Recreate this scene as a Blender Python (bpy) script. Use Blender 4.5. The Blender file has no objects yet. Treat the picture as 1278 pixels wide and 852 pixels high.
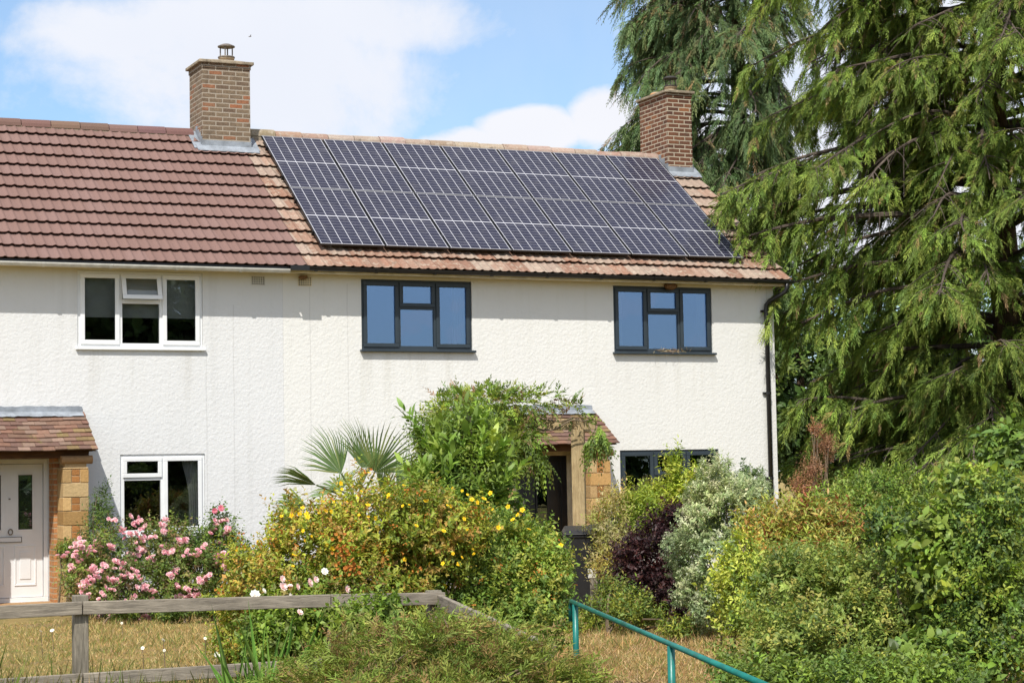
import bpy, bmesh, math, random
import numpy as np
from mathutils import Vector, Matrix

S = bpy.context.scene
C = S.collection
rad = math.radians

# ------------------------------------------------------------------ camera, sky, sun, exposure
YAW, PITCH, ROLL, FPX = 0.4340, 0.0662, -0.0183, 2450.0
CAM = np.array([-9.1264, -27.7561, 1.78])
f_ = np.array([math.sin(YAW)*math.cos(PITCH), math.cos(YAW)*math.cos(PITCH), math.sin(PITCH)])
r0 = np.array([math.cos(YAW), -math.sin(YAW), 0.0]); u0 = np.cross(r0, f_)
r_ = math.cos(ROLL)*r0 + math.sin(ROLL)*u0
u_ = -math.sin(ROLL)*r0 + math.cos(ROLL)*u0
cam_d = bpy.data.cameras.new('camera'); cam = bpy.data.objects.new('camera', cam_d); C.objects.link(cam)
cam_d.sensor_width = 36.0; cam_d.lens = FPX/1278*36.0; cam_d.clip_end = 3000; cam_d.clip_start = .1
M = Matrix((( r_[0], u_[0], -f_[0], CAM[0]), (r_[1], u_[1], -f_[1], CAM[1]), (r_[2], u_[2], -f_[2], CAM[2]), (0,0,0,1)))
cam.matrix_world = M
S.camera = cam

def ray(px, py): return f_ + r_*(px-639)/FPX - u_*(py-426)/FPX
def at(px, py, D): return CAM + ray(px, py)*D            # point of the place at depth D along a sight line
def atY(px, py, Y):
    d = ray(px, py); return CAM + d*((Y-CAM[1])/d[1])

SUN = Vector((-.77, -1.0, 1.65)).normalized()
sun_el = math.asin(SUN.z); sun_az = math.atan2(SUN.x, SUN.y)
ld = bpy.data.lights.new('sun', 'SUN'); ld.energy = 3.4; ld.angle = rad(.53); ld.color = (1.0, .955, .87)
lo = bpy.data.objects.new('sun', ld); C.objects.link(lo)
lo.rotation_euler = SUN.to_track_quat('Z', 'Y').to_euler(); lo.location = (-20, -40, 40)
S.view_settings.view_transform = 'Standard'; S.view_settings.look = 'None'
S.view_settings.gamma = 1; S.view_settings.use_curve_mapping = False
S.view_settings.exposure = 0.60
S.cycles.max_bounces = 6; S.cycles.diffuse_bounces = 3; S.cycles.transparent_max_bounces = 12
S.cycles.caustics_reflective = False; S.cycles.caustics_refractive = False

class NT:
    """tiny node-graph helper"""
    def __init__(s, tree): s.t = tree; s.n = tree.nodes; s.l = tree.links
    def new(s, ty, **kw):
        n = s.n.new(ty)
        for k, v in kw.items(): setattr(n, k, v)
        return n
    def lk(s, a, b): s.l.new(a, b)
    def set(s, sock, v):
        if hasattr(v, 'links') or isinstance(v, bpy.types.NodeSocket): s.l.new(v, sock)
        else: sock.default_value = v
    def math(s, op, a, b=0.0, c=0.0, clamp=False):
        n = s.new('ShaderNodeMath', operation=op, use_clamp=clamp)
        s.set(n.inputs[0], a); s.set(n.inputs[1], b); s.set(n.inputs[2], c)
        return n.outputs[0]
    def mix(s, fac, a, b):
        n = s.new('ShaderNodeMix', data_type='RGBA')
        s.set(n.inputs[0], fac); s.set(n.inputs[6], a if not isinstance(a, tuple) else (*a[:3], 1)); s.set(n.inputs[7], b if not isinstance(b, tuple) else (*b[:3], 1))
        return n.outputs[2]
    def noise(s, vec, scale, detail=4, rough=.55, dist=0.0):
        n = s.new('ShaderNodeTexNoise'); s.set(n.inputs['Vector'], vec)
        n.inputs['Scale'].default_value = scale; n.inputs['Detail'].default_value = detail
        n.inputs['Roughness'].default_value = rough; n.inputs['Distortion'].default_value = dist
        return n.outputs['Fac']
    def smooth(s, v, a, b, lo=0.0, hi=1.0):
        n = s.new('ShaderNodeMapRange', interpolation_type='SMOOTHSTEP')
        s.set(n.inputs[0], v)
        for i, q in enumerate((a, b, lo, hi)): s.set(n.inputs[i+1], q)
        return n.outputs[0]
    def hsv(s, col, h=.5, sa=1.0, v=1.0):
        n = s.new('ShaderNodeHueSaturation')
        s.set(n.inputs['Hue'], h); s.set(n.inputs['Saturation'], sa); s.set(n.inputs['Value'], v); s.set(n.inputs['Color'], col)
        return n.outputs[0]

w = bpy.data.worlds.new('World'); S.world = w; w.use_nodes = True
w.node_tree.nodes.clear(); nt = NT(w.node_tree)
sky = nt.new('ShaderNodeTexSky', sky_type='NISHITA'); sky.sun_disc = False
sky.sun_elevation = sun_el; sky.sun_rotation = sun_az % (2*math.pi); sky.air_density = 1.0; sky.dust_density = 1.0; sky.ozone_density = 2.2
tc = nt.new('ShaderNodeTexCoord'); sep = nt.new('ShaderNodeSeparateXYZ'); nt.lk(tc.outputs['Generated'], sep.inputs[0])
az = nt.math('ARCTAN2', sep.outputs[0], sep.outputs[1]); el = nt.math('ARCSINE', sep.outputs[2])
def azel(px, py):
    d = ray(px, py); d = d/np.linalg.norm(d); return math.atan2(d[0], d[1]), math.asin(d[2])
warp = nt.noise(tc.outputs['Generated'], 9.0, 8, .62, .3)
warp2 = nt.noise(tc.outputs['Generated'], 2.6, 5, .55, .2)
def blob(px, py, rw, rh):
    a0, e0 = azel(px, py)
    dx = nt.math('DIVIDE', nt.math('SUBTRACT', az, a0), rw/FPX); dy = nt.math('DIVIDE', nt.math('SUBTRACT', el, e0), rh/FPX)
    d2 = nt.math('ADD', nt.math('MULTIPLY', dx, dx), nt.math('MULTIPLY', dy, dy))
    return nt.math('SUBTRACT', 1.0, d2)
def mx(*a):
    r = a[0]
    for b in a[1:]: r = nt.math('MAXIMUM', r, b)
    return r
# the banks of cloud over the roof, and a broken cover elsewhere in the sky
veil = mx(blob(330, 95, 330, 120), blob(500, 30, 190, 60), blob(150, 40, 170, 60), blob(1150, 60, 420, 260))
puff = mx(blob(660, 165, 95, 40), blob(755, 150, 60, 55), blob(590, 190, 90, 42), blob(840, 190, 110, 60), blob(1100, 260, 220, 90))
veil = nt.smooth(nt.math('ADD', nt.math('MAXIMUM', veil, -1.2), nt.math('MULTIPLY', nt.math('SUBTRACT', warp, .5), 3.6)), -.25, .95, 0, .93)
puff = nt.smooth(nt.math('ADD', nt.math('MAXIMUM', puff, -1.2), nt.math('MULTIPLY', nt.math('SUBTRACT', warp, .5), 2.6)), -.1, .45, 0, 1)
inview = nt.smooth(blob(560, 100, 900, 420), -.5, .3, 0, 1)
rest = nt.math('MULTIPLY', nt.smooth(nt.math('ADD', nt.math('MULTIPLY', warp2, .6), nt.math('MULTIPLY', warp, .4)), .40, .53, 0, .9), nt.math('SUBTRACT', 1.0, inview))
# keep the low southern sky, behind the camera, mostly clear
south = nt.math('MULTIPLY', nt.smooth(sep.outputs[1], -.3, -.75, 0, 1), nt.smooth(sep.outputs[2], .45, .2, 0, 1))
fine = nt.math('MULTIPLY', south, nt.smooth(nt.noise(tc.outputs['Generated'], 38.0, 5, .55, .3), .42, .60, 0, .8))
rest = nt.math('MULTIPLY', rest, nt.math('SUBTRACT', 1.0, nt.math('MULTIPLY', south, .35)))
thin = nt.smooth(nt.noise(tc.outputs['Generated'], 4.0, 6, .6, .4), .3, .7, .06, .26)
cl = mx(veil, puff, rest, thin, fine)
tone = nt.noise(tc.outputs['Generated'], 5.0, 4, .5)
ccol = nt.mix(tone, (4.2, 4.35, 4.9), (5.5, 5.5, 5.6))
skyc = nt.new('ShaderNodeMix', data_type='RGBA'); skyc.blend_type = 'MULTIPLY'; skyc.inputs[0].default_value = 1
nt.lk(sky.outputs[0], skyc.inputs[6]); skyc.inputs[7].default_value = (.70, .86, .95, 1)
col = nt.mix(cl, skyc.outputs[2], ccol)
bg = nt.new('ShaderNodeBackground'); nt.lk(col, bg.inputs[0]); bg.inputs[1].default_value = .125
wo = nt.new('ShaderNodeOutputWorld'); nt.lk(bg.outputs[0], wo.inputs[0])

# ------------------------------------------------------------------ helpers: objects and meshes
WL = {}                                                   # world origin of each built object
def tag(o, label=None, cat=None, group=None, kind=None):
    if label: o['label'] = label
    if cat: o['category'] = cat
    if group: o['group'] = group
    if kind: o['kind'] = kind
    return o
def thing(name, label, cat, loc=(0, 0, 0), group=None):
    o = bpy.data.objects.new(name, None); C.objects.link(o); o.location = loc; o.empty_display_size = .2
    WL[o] = np.array(loc, float)
    return tag(o, label, cat, group)
def link(name, me, parent=None, loc=None):
    o = bpy.data.objects.new(name, me); C.objects.link(o)
    if parent is not None:
        o.parent = parent; WL[o] = WL.get(parent, np.zeros(3))
    if loc is not None: o.location = loc
    return o
def copy_tree(o, parent=None):
    c = o.copy(); C.objects.link(c)
    if parent is not None: c.parent = parent
    for ch in [q for q in list(o.children)]: copy_tree(ch, c)
    return c

class MB:
    def __init__(s): s.v = []; s.f = []; s.m = []; s.col = []
    def add(s, vs, fs, mi=0, col=None):
        b = len(s.v); s.v += [tuple(map(float, q)) for q in vs]
        for f in fs: s.f.append(tuple(i+b for i in f)); s.m.append(mi)
        s.col += [col or (1, 1, 1)]*len(vs)
        return s
    def box(s, x0, x1, y0, y1, z0, z1, mi=0, col=None):
        v = [(x, y, z) for z in (z0, z1) for y in (y0, y1) for x in (x0, x1)]
        return s.add(v, [(0,2,3,1),(4,5,7,6),(0,1,5,4),(2,6,7,3),(0,4,6,2),(1,3,7,5)], mi, col)
    def obox(s, c, ax, ay, az_, mi=0, col=None):              # oriented box: centre and half-axis vectors
        c, ax, ay, az_ = map(np.asarray, (c, ax, ay, az_))
        v = [c+sx*ax+sy*ay+sz*az_ for sz in (-1, 1) for sy in (-1, 1) for sx in (-1, 1)]
        return s.add(v, [(0,2,3,1),(4,5,7,6),(0,1,5,4),(2,6,7,3),(0,4,6,2),(1,3,7,5)], mi, col)
    def quad(s, a, b, c, d, mi=0, col=None): return s.add([a, b, c, d], [(0, 1, 2, 3)], mi, col)
    def tube(s, pts, rs, n=8, mi=0, cap=True, col=None):
        pts = [np.asarray(p, float) for p in pts]
        if not hasattr(rs, '__len__'): rs = [rs]*len(pts)
        vs = []; prev = None
        for i, p in enumerate(pts):
            t = pts[min(i+1, len(pts)-1)] - pts[max(i-1, 0)]; t = t/(np.linalg.norm(t)+1e-9)
            a = prev if prev is not None else (np.array([0, 0, 1.]) if abs(t[2]) < .9 else np.array([1., 0, 0]))
            a = a - t*(a@t); a = a/(np.linalg.norm(a)+1e-9); prev = a; b = np.cross(t, a)
            for k in range(n):
                th = 2*math.pi*k/n; vs.append(p + rs[i]*(math.cos(th)*a + math.sin(th)*b))
        fs = [(i*n+k, i*n+(k+1) % n, (i+1)*n+(k+1) % n, (i+1)*n+k) for i in range(len(pts)-1) for k in range(n)]
        if cap: fs += [tuple(range(n))[::-1], tuple((len(pts)-1)*n+k for k in range(n))]
        return s.add(vs, fs, mi, col)
    def lathe(s, prof, c=(0, 0, 0), n=20, mi=0):             # (radius, z) profile turned about a vertical axis
        vs = [(c[0]+r*math.cos(2*math.pi*k/n), c[1]+r*math.sin(2*math.pi*k/n), c[2]+z) for r, z in prof for k in range(n)]
        fs = [(i*n+k, i*n+(k+1) % n, (i+1)*n+(k+1) % n, (i+1)*n+k) for i in range(len(prof)-1) for k in range(n)]
        return s.add(vs, fs, mi)
    def build(s, name, mats, parent=None, bevel=0.0, smooth=False, cols=False, local=False):
        me = bpy.data.meshes.new(name)
        off = np.zeros(3) if (parent is None or local) else WL.get(parent, np.zeros(3))
        me.from_pydata([tuple(np.asarray(v)-off) for v in s.v], [], s.f)
        for m in (mats if isinstance(mats, (list, tuple)) else [mats]): me.materials.append(m)
        me.polygons.foreach_set('material_index', s.m)
        if smooth: me.polygons.foreach_set('use_smooth', [True]*len(s.f))
        if cols:
            a = me.color_attributes.new('tint', 'FLOAT_COLOR', 'POINT')
            a.data.foreach_set('color', np.array([(*c, 1) for c in s.col], np.float32).ravel())
        me.update()
        o = link(name, me, parent)
        if bevel:
            bm_ = o.modifiers.new('bevel', 'BEVEL'); bm_.width = bevel; bm_.segments = 2; bm_.limit_method = 'ANGLE'; bm_.angle_limit = rad(40)
        return o

# ------------------------------------------------------------------ materials
MATS = {}
def new_mat(name):
    m = bpy.data.materials.new(name); m.use_nodes = True; m.node_tree.nodes.clear(); MATS[name] = m
    return m, NT(m.node_tree)
def finish(n, shader):
    o = n.new('ShaderNodeOutputMaterial'); n.lk(shader, o.inputs[0])
def principled(n, col, rough=.6, spec=.3, metal=0.0, bump=None, bdist=.01, bstr=1.0, coat=0.0):
    p = n.new('ShaderNodeBsdfPrincipled'); n.set(p.inputs['Base Color'], (*col, 1) if isinstance(col, tuple) and len(col) == 3 else col)
    n.set(p.inputs['Roughness'], rough); p.inputs['Specular IOR Level'].default_value = spec; p.inputs['Metallic'].default_value = metal
    p.inputs['Coat Weight'].default_value = coat
    if bump is not None:
        b = n.new('ShaderNodeBump'); n.set(b.inputs['Height'], bump); b.inputs['Distance'].default_value = bdist; b.inputs['Strength'].default_value = bstr
        n.lk(b.outputs[0], p.inputs['Normal'])
    return p.outputs[0]
def objco(n): return n.new('ShaderNodeTexCoord').outputs['Object']
def geopos(n): return n.new('ShaderNodeNewGeometry').outputs['Position']

def mat_plain(name, col, rough=.5, spec=.4, var=.12, scale=14, metal=0.0, bump=0.0, coat=0.0):
    m, n = new_mat(name); v = geopos(n)
    k = n.noise(v, scale, 5, .6)
    c = n.hsv((*col, 1), .5, 1.0, n.smooth(k, .25, .75, 1-var, 1+var))
    finish(n, principled(n, c, rough, spec, metal, n.noise(v, scale*6, 3) if bump else None, bump or .001, .6, coat)); return m

def mat_render(name, col, dirt):
    """roughcast rendered wall: lumpy bump, faint vertical hairline joints, weather stains"""
    m, n = new_mat(name); v = geopos(n); sp = n.new('ShaderNodeSeparateXYZ'); n.lk(v, sp.inputs[0])
    big = n.noise(v, .55, 5, .6); mid = n.noise(v, 3.2, 5, .65)
    streak_v = n.new('ShaderNodeMapping'); n.lk(v, streak_v.inputs[0]); streak_v.inputs['Scale'].default_value = (3.2, 3.2, .22)
    streak = n.noise(streak_v.outputs[0], 1.6, 5, .6)
    c = n.mix(n.smooth(big, .35, .75, 0, .55), (*col, 1), tuple(q*.93 for q in col))
    c = n.mix(n.math('MULTIPLY', n.smooth(streak, .5, .75, 0, 1), .22), c, dirt)
    c = n.mix(n.smooth(mid, .56, .8, 0, .26), c, tuple(q*.74 for q in col))
    # yellowish bounce light painted into the wall colour just below the soffit
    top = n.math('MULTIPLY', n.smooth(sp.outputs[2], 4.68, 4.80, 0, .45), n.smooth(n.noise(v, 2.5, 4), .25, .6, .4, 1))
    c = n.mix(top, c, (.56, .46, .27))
    low = n.math('MULTIPLY', n.smooth(sp.outputs[2], .55, .0, 0, .5), n.smooth(mid, .35, .6, 0, 1))
    c = n.mix(low, c, (.36, .31, .24))
    for x0, z0 in ((-1.17, 3.6), (-.76, 4.3), (.42, 4.65), (1.02, 4.65), (8.42, 4.9)):
        wob = n.math('ADD', sp.outputs[0], n.math('MULTIPLY', n.math('SUBTRACT', n.noise(v, 1.3, 3), .5), .05))
        ln = n.smooth(n.math('ABSOLUTE', n.math('SUBTRACT', wob, x0)), .012, .003, 0, .22)
        ln = n.math('MULTIPLY', ln, n.math('LESS_THAN', sp.outputs[2], z0))
        c = n.mix(ln, c, (.30, .29, .27))
    for x0, x1, z0 in ((-3.05, -1.2, 3.60), (1.2, 3.1, 3.62), (5.5, 7.4, 3.62), (-3.0, -2.9, 2.7)):   # rain streaks below the sills
        inx = n.math('MULTIPLY', n.smooth(sp.outputs[0], x0-.05, x0+.10, 0, 1), n.smooth(sp.outputs[0], x1+.05, x1-.10, 0, 1))
        inz = n.math('MULTIPLY', n.smooth(sp.outputs[2], z0-1.1, z0, 0, 1), n.math('LESS_THAN', sp.outputs[2], z0))
        sm_ = n.math('MULTIPLY', n.math('MULTIPLY', inx, inz), n.smooth(streak, .42, .66, 0, .2)); c = n.mix(sm_, c, (.47, .44, .38))
    lump = n.noise(v, 27, 4, .6, .2); fine = n.noise(v, 60, 3, .6)
    vo = n.new('ShaderNodeTexVoronoi'); n.lk(v, vo.inputs['Vector']); vo.inputs['Scale'].default_value = 21; vo.feature = 'SMOOTH_F1'
    h = n.math('ADD', n.math('ADD', n.math('MULTIPLY', lump, 1.0), n.math('MULTIPLY', fine, .25)), n.math('MULTIPLY', vo.outputs['Distance'], -.6))
    finish(n, principled(n, c, .9, .15, 0, h, .011, .5)); return m

def mat_attr(name, rough=.8, spec=.2, kv=.18, lichen=None, lamt=(.56, .72), bscale=90, bdist=.004, stain=None):
    """colour per tile / block from the mesh, weathered with noise"""
    m, n = new_mat(name); v = geopos(n)
    a = n.new('ShaderNodeAttribute', attribute_name='tint'); c = a.outputs['Color']
    k = n.noise(v, 26, 6, .7)
    c = n.hsv(c, .5, 1.0, n.smooth(k, .2, .8, 1-kv, 1+kv))
    if lichen is not None:
        l = n.smooth(n.noise(v, 9, 8, .72, .4), lamt[0], lamt[1], 0, .8); c = n.mix(l, c, lichen)
    if stain is not None:
        l = n.smooth(n.noise(v, 4.5, 8, .7), .56, .7, 0, .75); c = n.mix(l, c, stain)
    finish(n, principled(n, c, rough, spec, 0, n.noise(v, bscale, 4, .7), bdist, .7)); return m

def mat_brick(name, c1, c2, c3, mortar, axis='xz', bw=.225, bh=.075):
    m, n = new_mat(name); g = n.new('ShaderNodeNewGeometry'); sp = n.new('ShaderNodeSeparateXYZ'); n.lk(g.outputs['Position'], sp.inputs[0])
    nn = n.new('ShaderNodeSeparateXYZ'); n.lk(g.outputs['True Normal'], nn.inputs[0])
    side = n.math('GREATER_THAN', n.math('ABSOLUTE', nn.outputs[0]), .6)
    hx = n.math('ADD', n.math('MULTIPLY', sp.outputs[0], n.math('SUBTRACT', 1.0, side)), n.math('MULTIPLY', n.math('ADD', sp.outputs[1], .06), side))
    cv = n.new('ShaderNodeCombineXYZ'); n.lk(hx, cv.inputs[0]); n.lk(sp.outputs[2], cv.inputs[1])
    wob = n.new('ShaderNodeVectorMath', operation='ADD'); n.lk(cv.outputs[0], wob.inputs[0])
    nz = n.new('ShaderNodeTexNoise'); n.lk(g.outputs['Position'], nz.inputs[0]); nz.inputs['Scale'].default_value = 9
    sc = n.new('ShaderNodeVectorMath', operation='SCALE'); n.lk(nz.outputs['Color'], sc.inputs[0]); sc.inputs['Scale'].default_value = .012; n.lk(sc.outputs[0], wob.inputs[1])
    b = n.new('ShaderNodeTexBrick'); n.lk(wob.outputs[0], b.inputs['Vector']); b.inputs['Scale'].default_value = 1
    b.inputs['Brick Width'].default_value = bw; b.inputs['Row Height'].default_value = bh; b.inputs['Mortar Size'].default_value = .011; b.inputs['Mortar Smooth'].default_value = .3
    b.inputs['Bias'].default_value = 0; b.inputs['Color1'].default_value = (0, 0, 0, 1); b.inputs['Color2'].default_value = (1, 1, 1, 1); b.inputs['Mortar'].default_value = (.5, .5, .5, 1)
    r = n.new('ShaderNodeValToRGB'); n.lk(b.outputs['Color'], r.inputs[0]); e = r.color_ramp.elements
    e[0].position = 0; e[0].color = (*c1, 1); e[1].position = 1; e[1].color = (*c3, 1)
    q = e.new(.45); q.color = (*c2, 1); q = e.new(.8); q.color = (*tuple((x+y)/2 for x, y in zip(c2, c1)), 1)
    k = n.noise(g.outputs['Position'], 30, 6, .7)
    c = n.hsv(r.outputs[0], .5, 1.0, n.smooth(k, .2, .8, .65, 1.3))
    c = n.mix(b.outputs['Fac'], c, mortar)
    soot = n.smooth(n.noise(g.outputs['Position'], 3.5, 5, .65), .5, .75, 0, .5); c = n.mix(soot, c, (.09, .07, .055))
    h = n.math('ADD', n.math('MULTIPLY', n.math('SUBTRACT', 1.0, b.outputs['Fac']), 1.0), n.math('MULTIPLY', k, .5))
    finish(n, principled(n, c, .9, .15, 0, h, .008, .8)); return m

def mat_wood(name, col, dark, scale=1.0, along=(1, .07, .07)):
    m, n = new_mat(name); v = objco(n)
    mp = n.new('ShaderNodeMapping'); n.lk(v, mp.inputs[0]); mp.inputs['Scale'].default_value = tuple(30*scale*(1.0 if q == 1 else 1) * (q if q != 1 else .08) if q == 1 else 30*scale for q in along)
    g = n.noise(mp.outputs[0], 2.2, 7, .7, .8); k = n.noise(v, 3, 5, .6)
    c = n.mix(n.smooth(g, .3, .75, 0, 1), (*col, 1), dark)
    c = n.hsv(c, .5, 1, n.smooth(k, .25, .75, .75, 1.2))
    finish(n, principled(n, c, .85, .15, 0, g, .006, .9)); return m

def mat_glass(name, tint, refl, clear=1.0, rough=.0):
    m, n = new_mat(name); v = geopos(n)
    lw = n.new('ShaderNodeFresnel'); lw.inputs['IOR'].default_value = 1.5
    fac = n.math('ADD', refl, n.math('MULTIPLY', lw.outputs[0], .8), clamp=True)
    t = n.new('ShaderNodeBsdfTransparent'); t.inputs[0].default_value = (clear, clear, clear, 1)
    g = n.new('ShaderNodeBsdfGlossy'); g.inputs['Roughness'].default_value = rough; g.inputs['Color'].default_value = (*tint, 1)
    b = n.new('ShaderNodeBump'); n.lk(n.noise(v, 1.4, 2, .5), b.inputs['Height']); b.inputs['Distance'].default_value = .0008; b.inputs['Strength'].default_value = .25
    n.lk(b.outputs[0], g.inputs['Normal'])
    x = n.new('ShaderNodeMixShader'); n.lk(fac, x.inputs[0]); n.lk(t.outputs[0], x.inputs[1]); n.lk(g.outputs[0], x.inputs[2])
    finish(n, x.outputs[0]); return m

def mat_leaf(name, rough=.5, trans=.28, spec=.35, dh=.011):
    m, n = new_mat(name); a = n.new('ShaderNodeAttribute', attribute_name='tint')
    cc = n.hsv(a.outputs['Color'], .5-dh, 1.0, 1.18); p = principled(n, cc, rough, spec)
    t = n.new('ShaderNodeBsdfTranslucent'); n.lk(n.hsv(a.outputs['Color'], .5-dh*1.6, 1.05, 1.75), t.inputs[0])
    x = n.new('ShaderNodeMixShader'); x.inputs[0].default_value = trans; n.lk(p, x.inputs[1]); n.lk(t.outputs[0], x.inputs[2])
    finish(n, x.outputs[0]); return m

def mat_panel():
    m, n = new_mat('pv_cells'); uv = n.new('ShaderNodeUVMap', uv_map='cells').outputs[0]
    sp = n.new('ShaderNodeSeparateXYZ'); n.lk(uv, sp.inputs[0])
    def line(u, wdt):
        fr = n.math('FRACT', u); d = n.math('MINIMUM', fr, n.math('SUBTRACT', 1.0, fr)); return n.math('LESS_THAN', d, wdt)
    cx = line(sp.outputs[0], .028); cy = line(sp.outputs[1], .035)
    bus = line(n.math('MULTIPLY', sp.outputs[0], 9.0), .10)
    mid = n.math('LESS_THAN', n.math('ABSOLUTE', n.math('SUBTRACT', sp.outputs[1], 10.0)), .12)
    k = n.noise(geopos(n), 1.2, 3)
    cellid = n.new('ShaderNodeTexWhiteNoise'); fl = n.new('ShaderNodeVectorMath', operation='FLOOR'); n.lk(uv, fl.inputs[0]); n.lk(fl.outputs[0], cellid.inputs[0])
    c = n.mix(n.smooth(cellid.outputs[0], 0, 1, 0, 1), (.010, .010, .027), (.013, .013, .034))
    c = n.mix(n.math('MULTIPLY', bus, .16), c, (.35, .36, .42))
    c = n.mix(n.math('MULTIPLY', cy, .42), c, (.55, .55, .60))
    c = n.mix(n.math('MULTIPLY', mx_(n, cx, mid), .85), c, (.60, .60, .64))
    dust = n.smooth(n.noise(geopos(n), 6, 6, .7), .45, .8, 0, .10); c = n.mix(dust, c, (.4, .38, .36))
    finish(n, principled(n, c, .18, .15, 0, None)); return m
def mx_(n, a, b): return n.math('MAXIMUM', a, b)

def mat_ground(name):
    m, n = new_mat(name); v = geopos(n)
    a = n.noise(v, .45, 5, .6); b = n.noise(v, 2.2, 6, .65); f = n.noise(v, 34, 5, .75)
    c = n.mix(n.smooth(a, .35, .65, 0, 1), (.40, .27, .115), (.33, .255, .10))
    c = n.mix(n.smooth(b, .44, .64, 0, .85), c, (.17, .18, .055))
    c = n.mix(n.smooth(n.noise(v, .8, 5, .7, .5), .55, .66, 0, .7), c, (.30, .21, .125))
    c = n.mix(n.smooth(n.noise(v, 1.1, 4), .56, .72, 0, .6), c, (.43, .25, .12))
    c = n.hsv(c, .5, 1, n.smooth(f, .25, .75, .6, 1.35))
    finish(n, principled(n, c, .95, .1, 0, n.noise(v, 45, 5, .8), .03, 1.0)); return m

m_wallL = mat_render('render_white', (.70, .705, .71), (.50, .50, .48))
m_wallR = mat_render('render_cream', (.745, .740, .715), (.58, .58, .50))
m_tileN = mat_attr('concrete_tile_brown', .8, .2, .07)
m_tileO = mat_attr('concrete_tile_old', .9, .12, lichen=(.44, .38, .30), lamt=(.48, .68), stain=(.16, .105, .08))
m_ridgeO = mat_attr('ridge_old', .9, .1, lichen=(.46, .40, .33), lamt=(.46, .66), stain=(.10, .075, .055), bdist=.012)
m_clay = mat_attr('clay_tile', .85, .15, lichen=(.55, .42, .33), lamt=(.62, .72), stain=(.20, .17, .06))
m_stone = mat_attr('ironstone', .9, .12, lichen=(.30, .17, .07), lamt=(.6, .8), bscale=45, bdist=.012)
m_brickL = mat_brick('brick_buff', (.15, .105, .075), (.21, .155, .105), (.33, .13, .065), (.36, .31, .25))
m_brickR = mat_brick('brick_red', (.10, .050, .036), (.19, .085, .05), (.31, .135, .065), (.47, .40, .31))
m_brickP = mat_brick('brick_orange', (.42, .19, .08), (.50, .24, .10), (.36, .14, .06), (.42, .33, .22))
m_lead = mat_plain('lead', (.25, .275, .31), .55, .4, .3, 6, bump=.004)
m_mort = mat_plain('cement', (.30, .25, .185), .95, .1, .4, 12, bump=.01)
m_white = mat_plain('upvc_white', (.80, .81, .82), .3, .5, .04, 3)
m_anth = mat_plain('anthracite', (.033, .046, .058), .42, .4, .12, 3)
m_door = mat_plain('door_dark', (.013, .015, .018), .35, .5, .2, 4)
m_black = mat_plain('plastic_black', (.011, .011, .012), .38, .5, .3, 8)
m_bin = mat_plain('bin_plastic', (.016, .015, .016), .5, .4, .3, 6)
m_gutW = mat_plain('gutter_white', (.62, .61, .57), .5, .3, .18, 5)
m_cream = mat_plain('cream_board', (.68, .60, .43), .7, .2, .2, 5)
m_pot = mat_plain('terracotta_buff', (.52, .40, .28), .85, .15, .3, 14, bump=.004)
m_rust = mat_plain('rusty_metal', (.20, .17, .145), .6, .4, .4, 20, metal=.4)
m_dmetal = mat_plain('dark_metal', (.05, .045, .04), .6, .4, .4, 20, metal=.3)
m_steel = mat_plain('alu_frame', (.62, .62, .65), .4, .5, .08, 6, metal=.2)
m_green = mat_plain('green_paint', (.006, .165, .135), .35, .5, .2, 7)
m_glassL = mat_glass('glass_clear', (.80, .88, .95), .035, .80)
m_glassR = mat_glass('glass_blue', (.40, .60, .92), .29, .70)
m_glassG = mat_glass('glass_green', (.75, .90, .92), .10, .45)
m_blind = mat_plain('blind_cloth', (.46, .52, .50), .9, .1, .1, 4)
m_curt = mat_plain('curtain_cloth', (.55, .57, .56), .9, .1, .1, 8)
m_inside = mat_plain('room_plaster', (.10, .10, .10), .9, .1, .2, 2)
m_wood = mat_wood('weathered_wood', (.34, .295, .235), (.15, .13, .105), 1.0, (1, .07, .07))
m_woodV = mat_wood('weathered_post', (.30, .265, .21), (.13, .115, .09), 1.0, (.07, .07, 1))
m_perg = mat_wood('pale_timber', (.46, .355, .20), (.27, .19, .10), .8, (.07, .07, 1))
m_beam = mat_wood('brown_beam', (.14, .065, .03), (.06, .03, .016), 1.0, (1, .07, .07))
def mat_paint_worn(name, col):
    m, n = new_mat(name); v = geopos(n)
    c = n.hsv((*col, 1), .5, 1.0, n.smooth(n.noise(v, 5, 5, .6), .25, .75, .7, 1.35))
    ru = n.smooth(n.noise(v, 16, 7, .75), .60, .66, 0, .9); c = n.mix(ru, c, (.13, .065, .03))
    finish(n, principled(n, c, n.smooth(ru, 0, 1, .35, .8), .45, 0, n.noise(v, 60, 3), .0015, .5)); return m
m_frame = mat_plain('panel_frame', (.34, .34, .36), .4, .5, .08, 6, metal=.2)
m_green = mat_paint_worn('green_paint_worn', (.006, .150, .125))
m_pv = mat_panel()
m_ground = mat_ground('dry_grass_ground')
m_soil = mat_plain('soil', (.075, .052, .034), .95, .1, .5, 10, bump=.04)
m_path = mat_plain('old_concrete', (.33, .29, .23), .95, .1, .3, 4, bump=.01)
m_leaf = mat_leaf('leaf'); m_leafg = mat_leaf('leaf_glossy', .48, .25, .35); m_needle = mat_leaf('needle', .6, .22, .25, .004)
m_petal = mat_leaf('petal', .6, .3, .2, 0.0); m_straw = mat_leaf('straw', .8, .25, .15, 0.0)
m_bark = mat_wood('bark', (.17, .12, .085), (.07, .05, .038), .6, (.07, .07, 1))
m_twig = mat_wood('twig_bark', (.24, .18, .12), (.11, .08, .055), 1.2, (.07, .07, 1))
m_limb = mat_wood('limb_bark', (.14, .11, .09), (.05, .04, .034), .6, (.07, .07, 1))
m_mud = mat_plain('mud', (.20, .115, .06), .95, .1, .4, 30, bump=.02)

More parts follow.
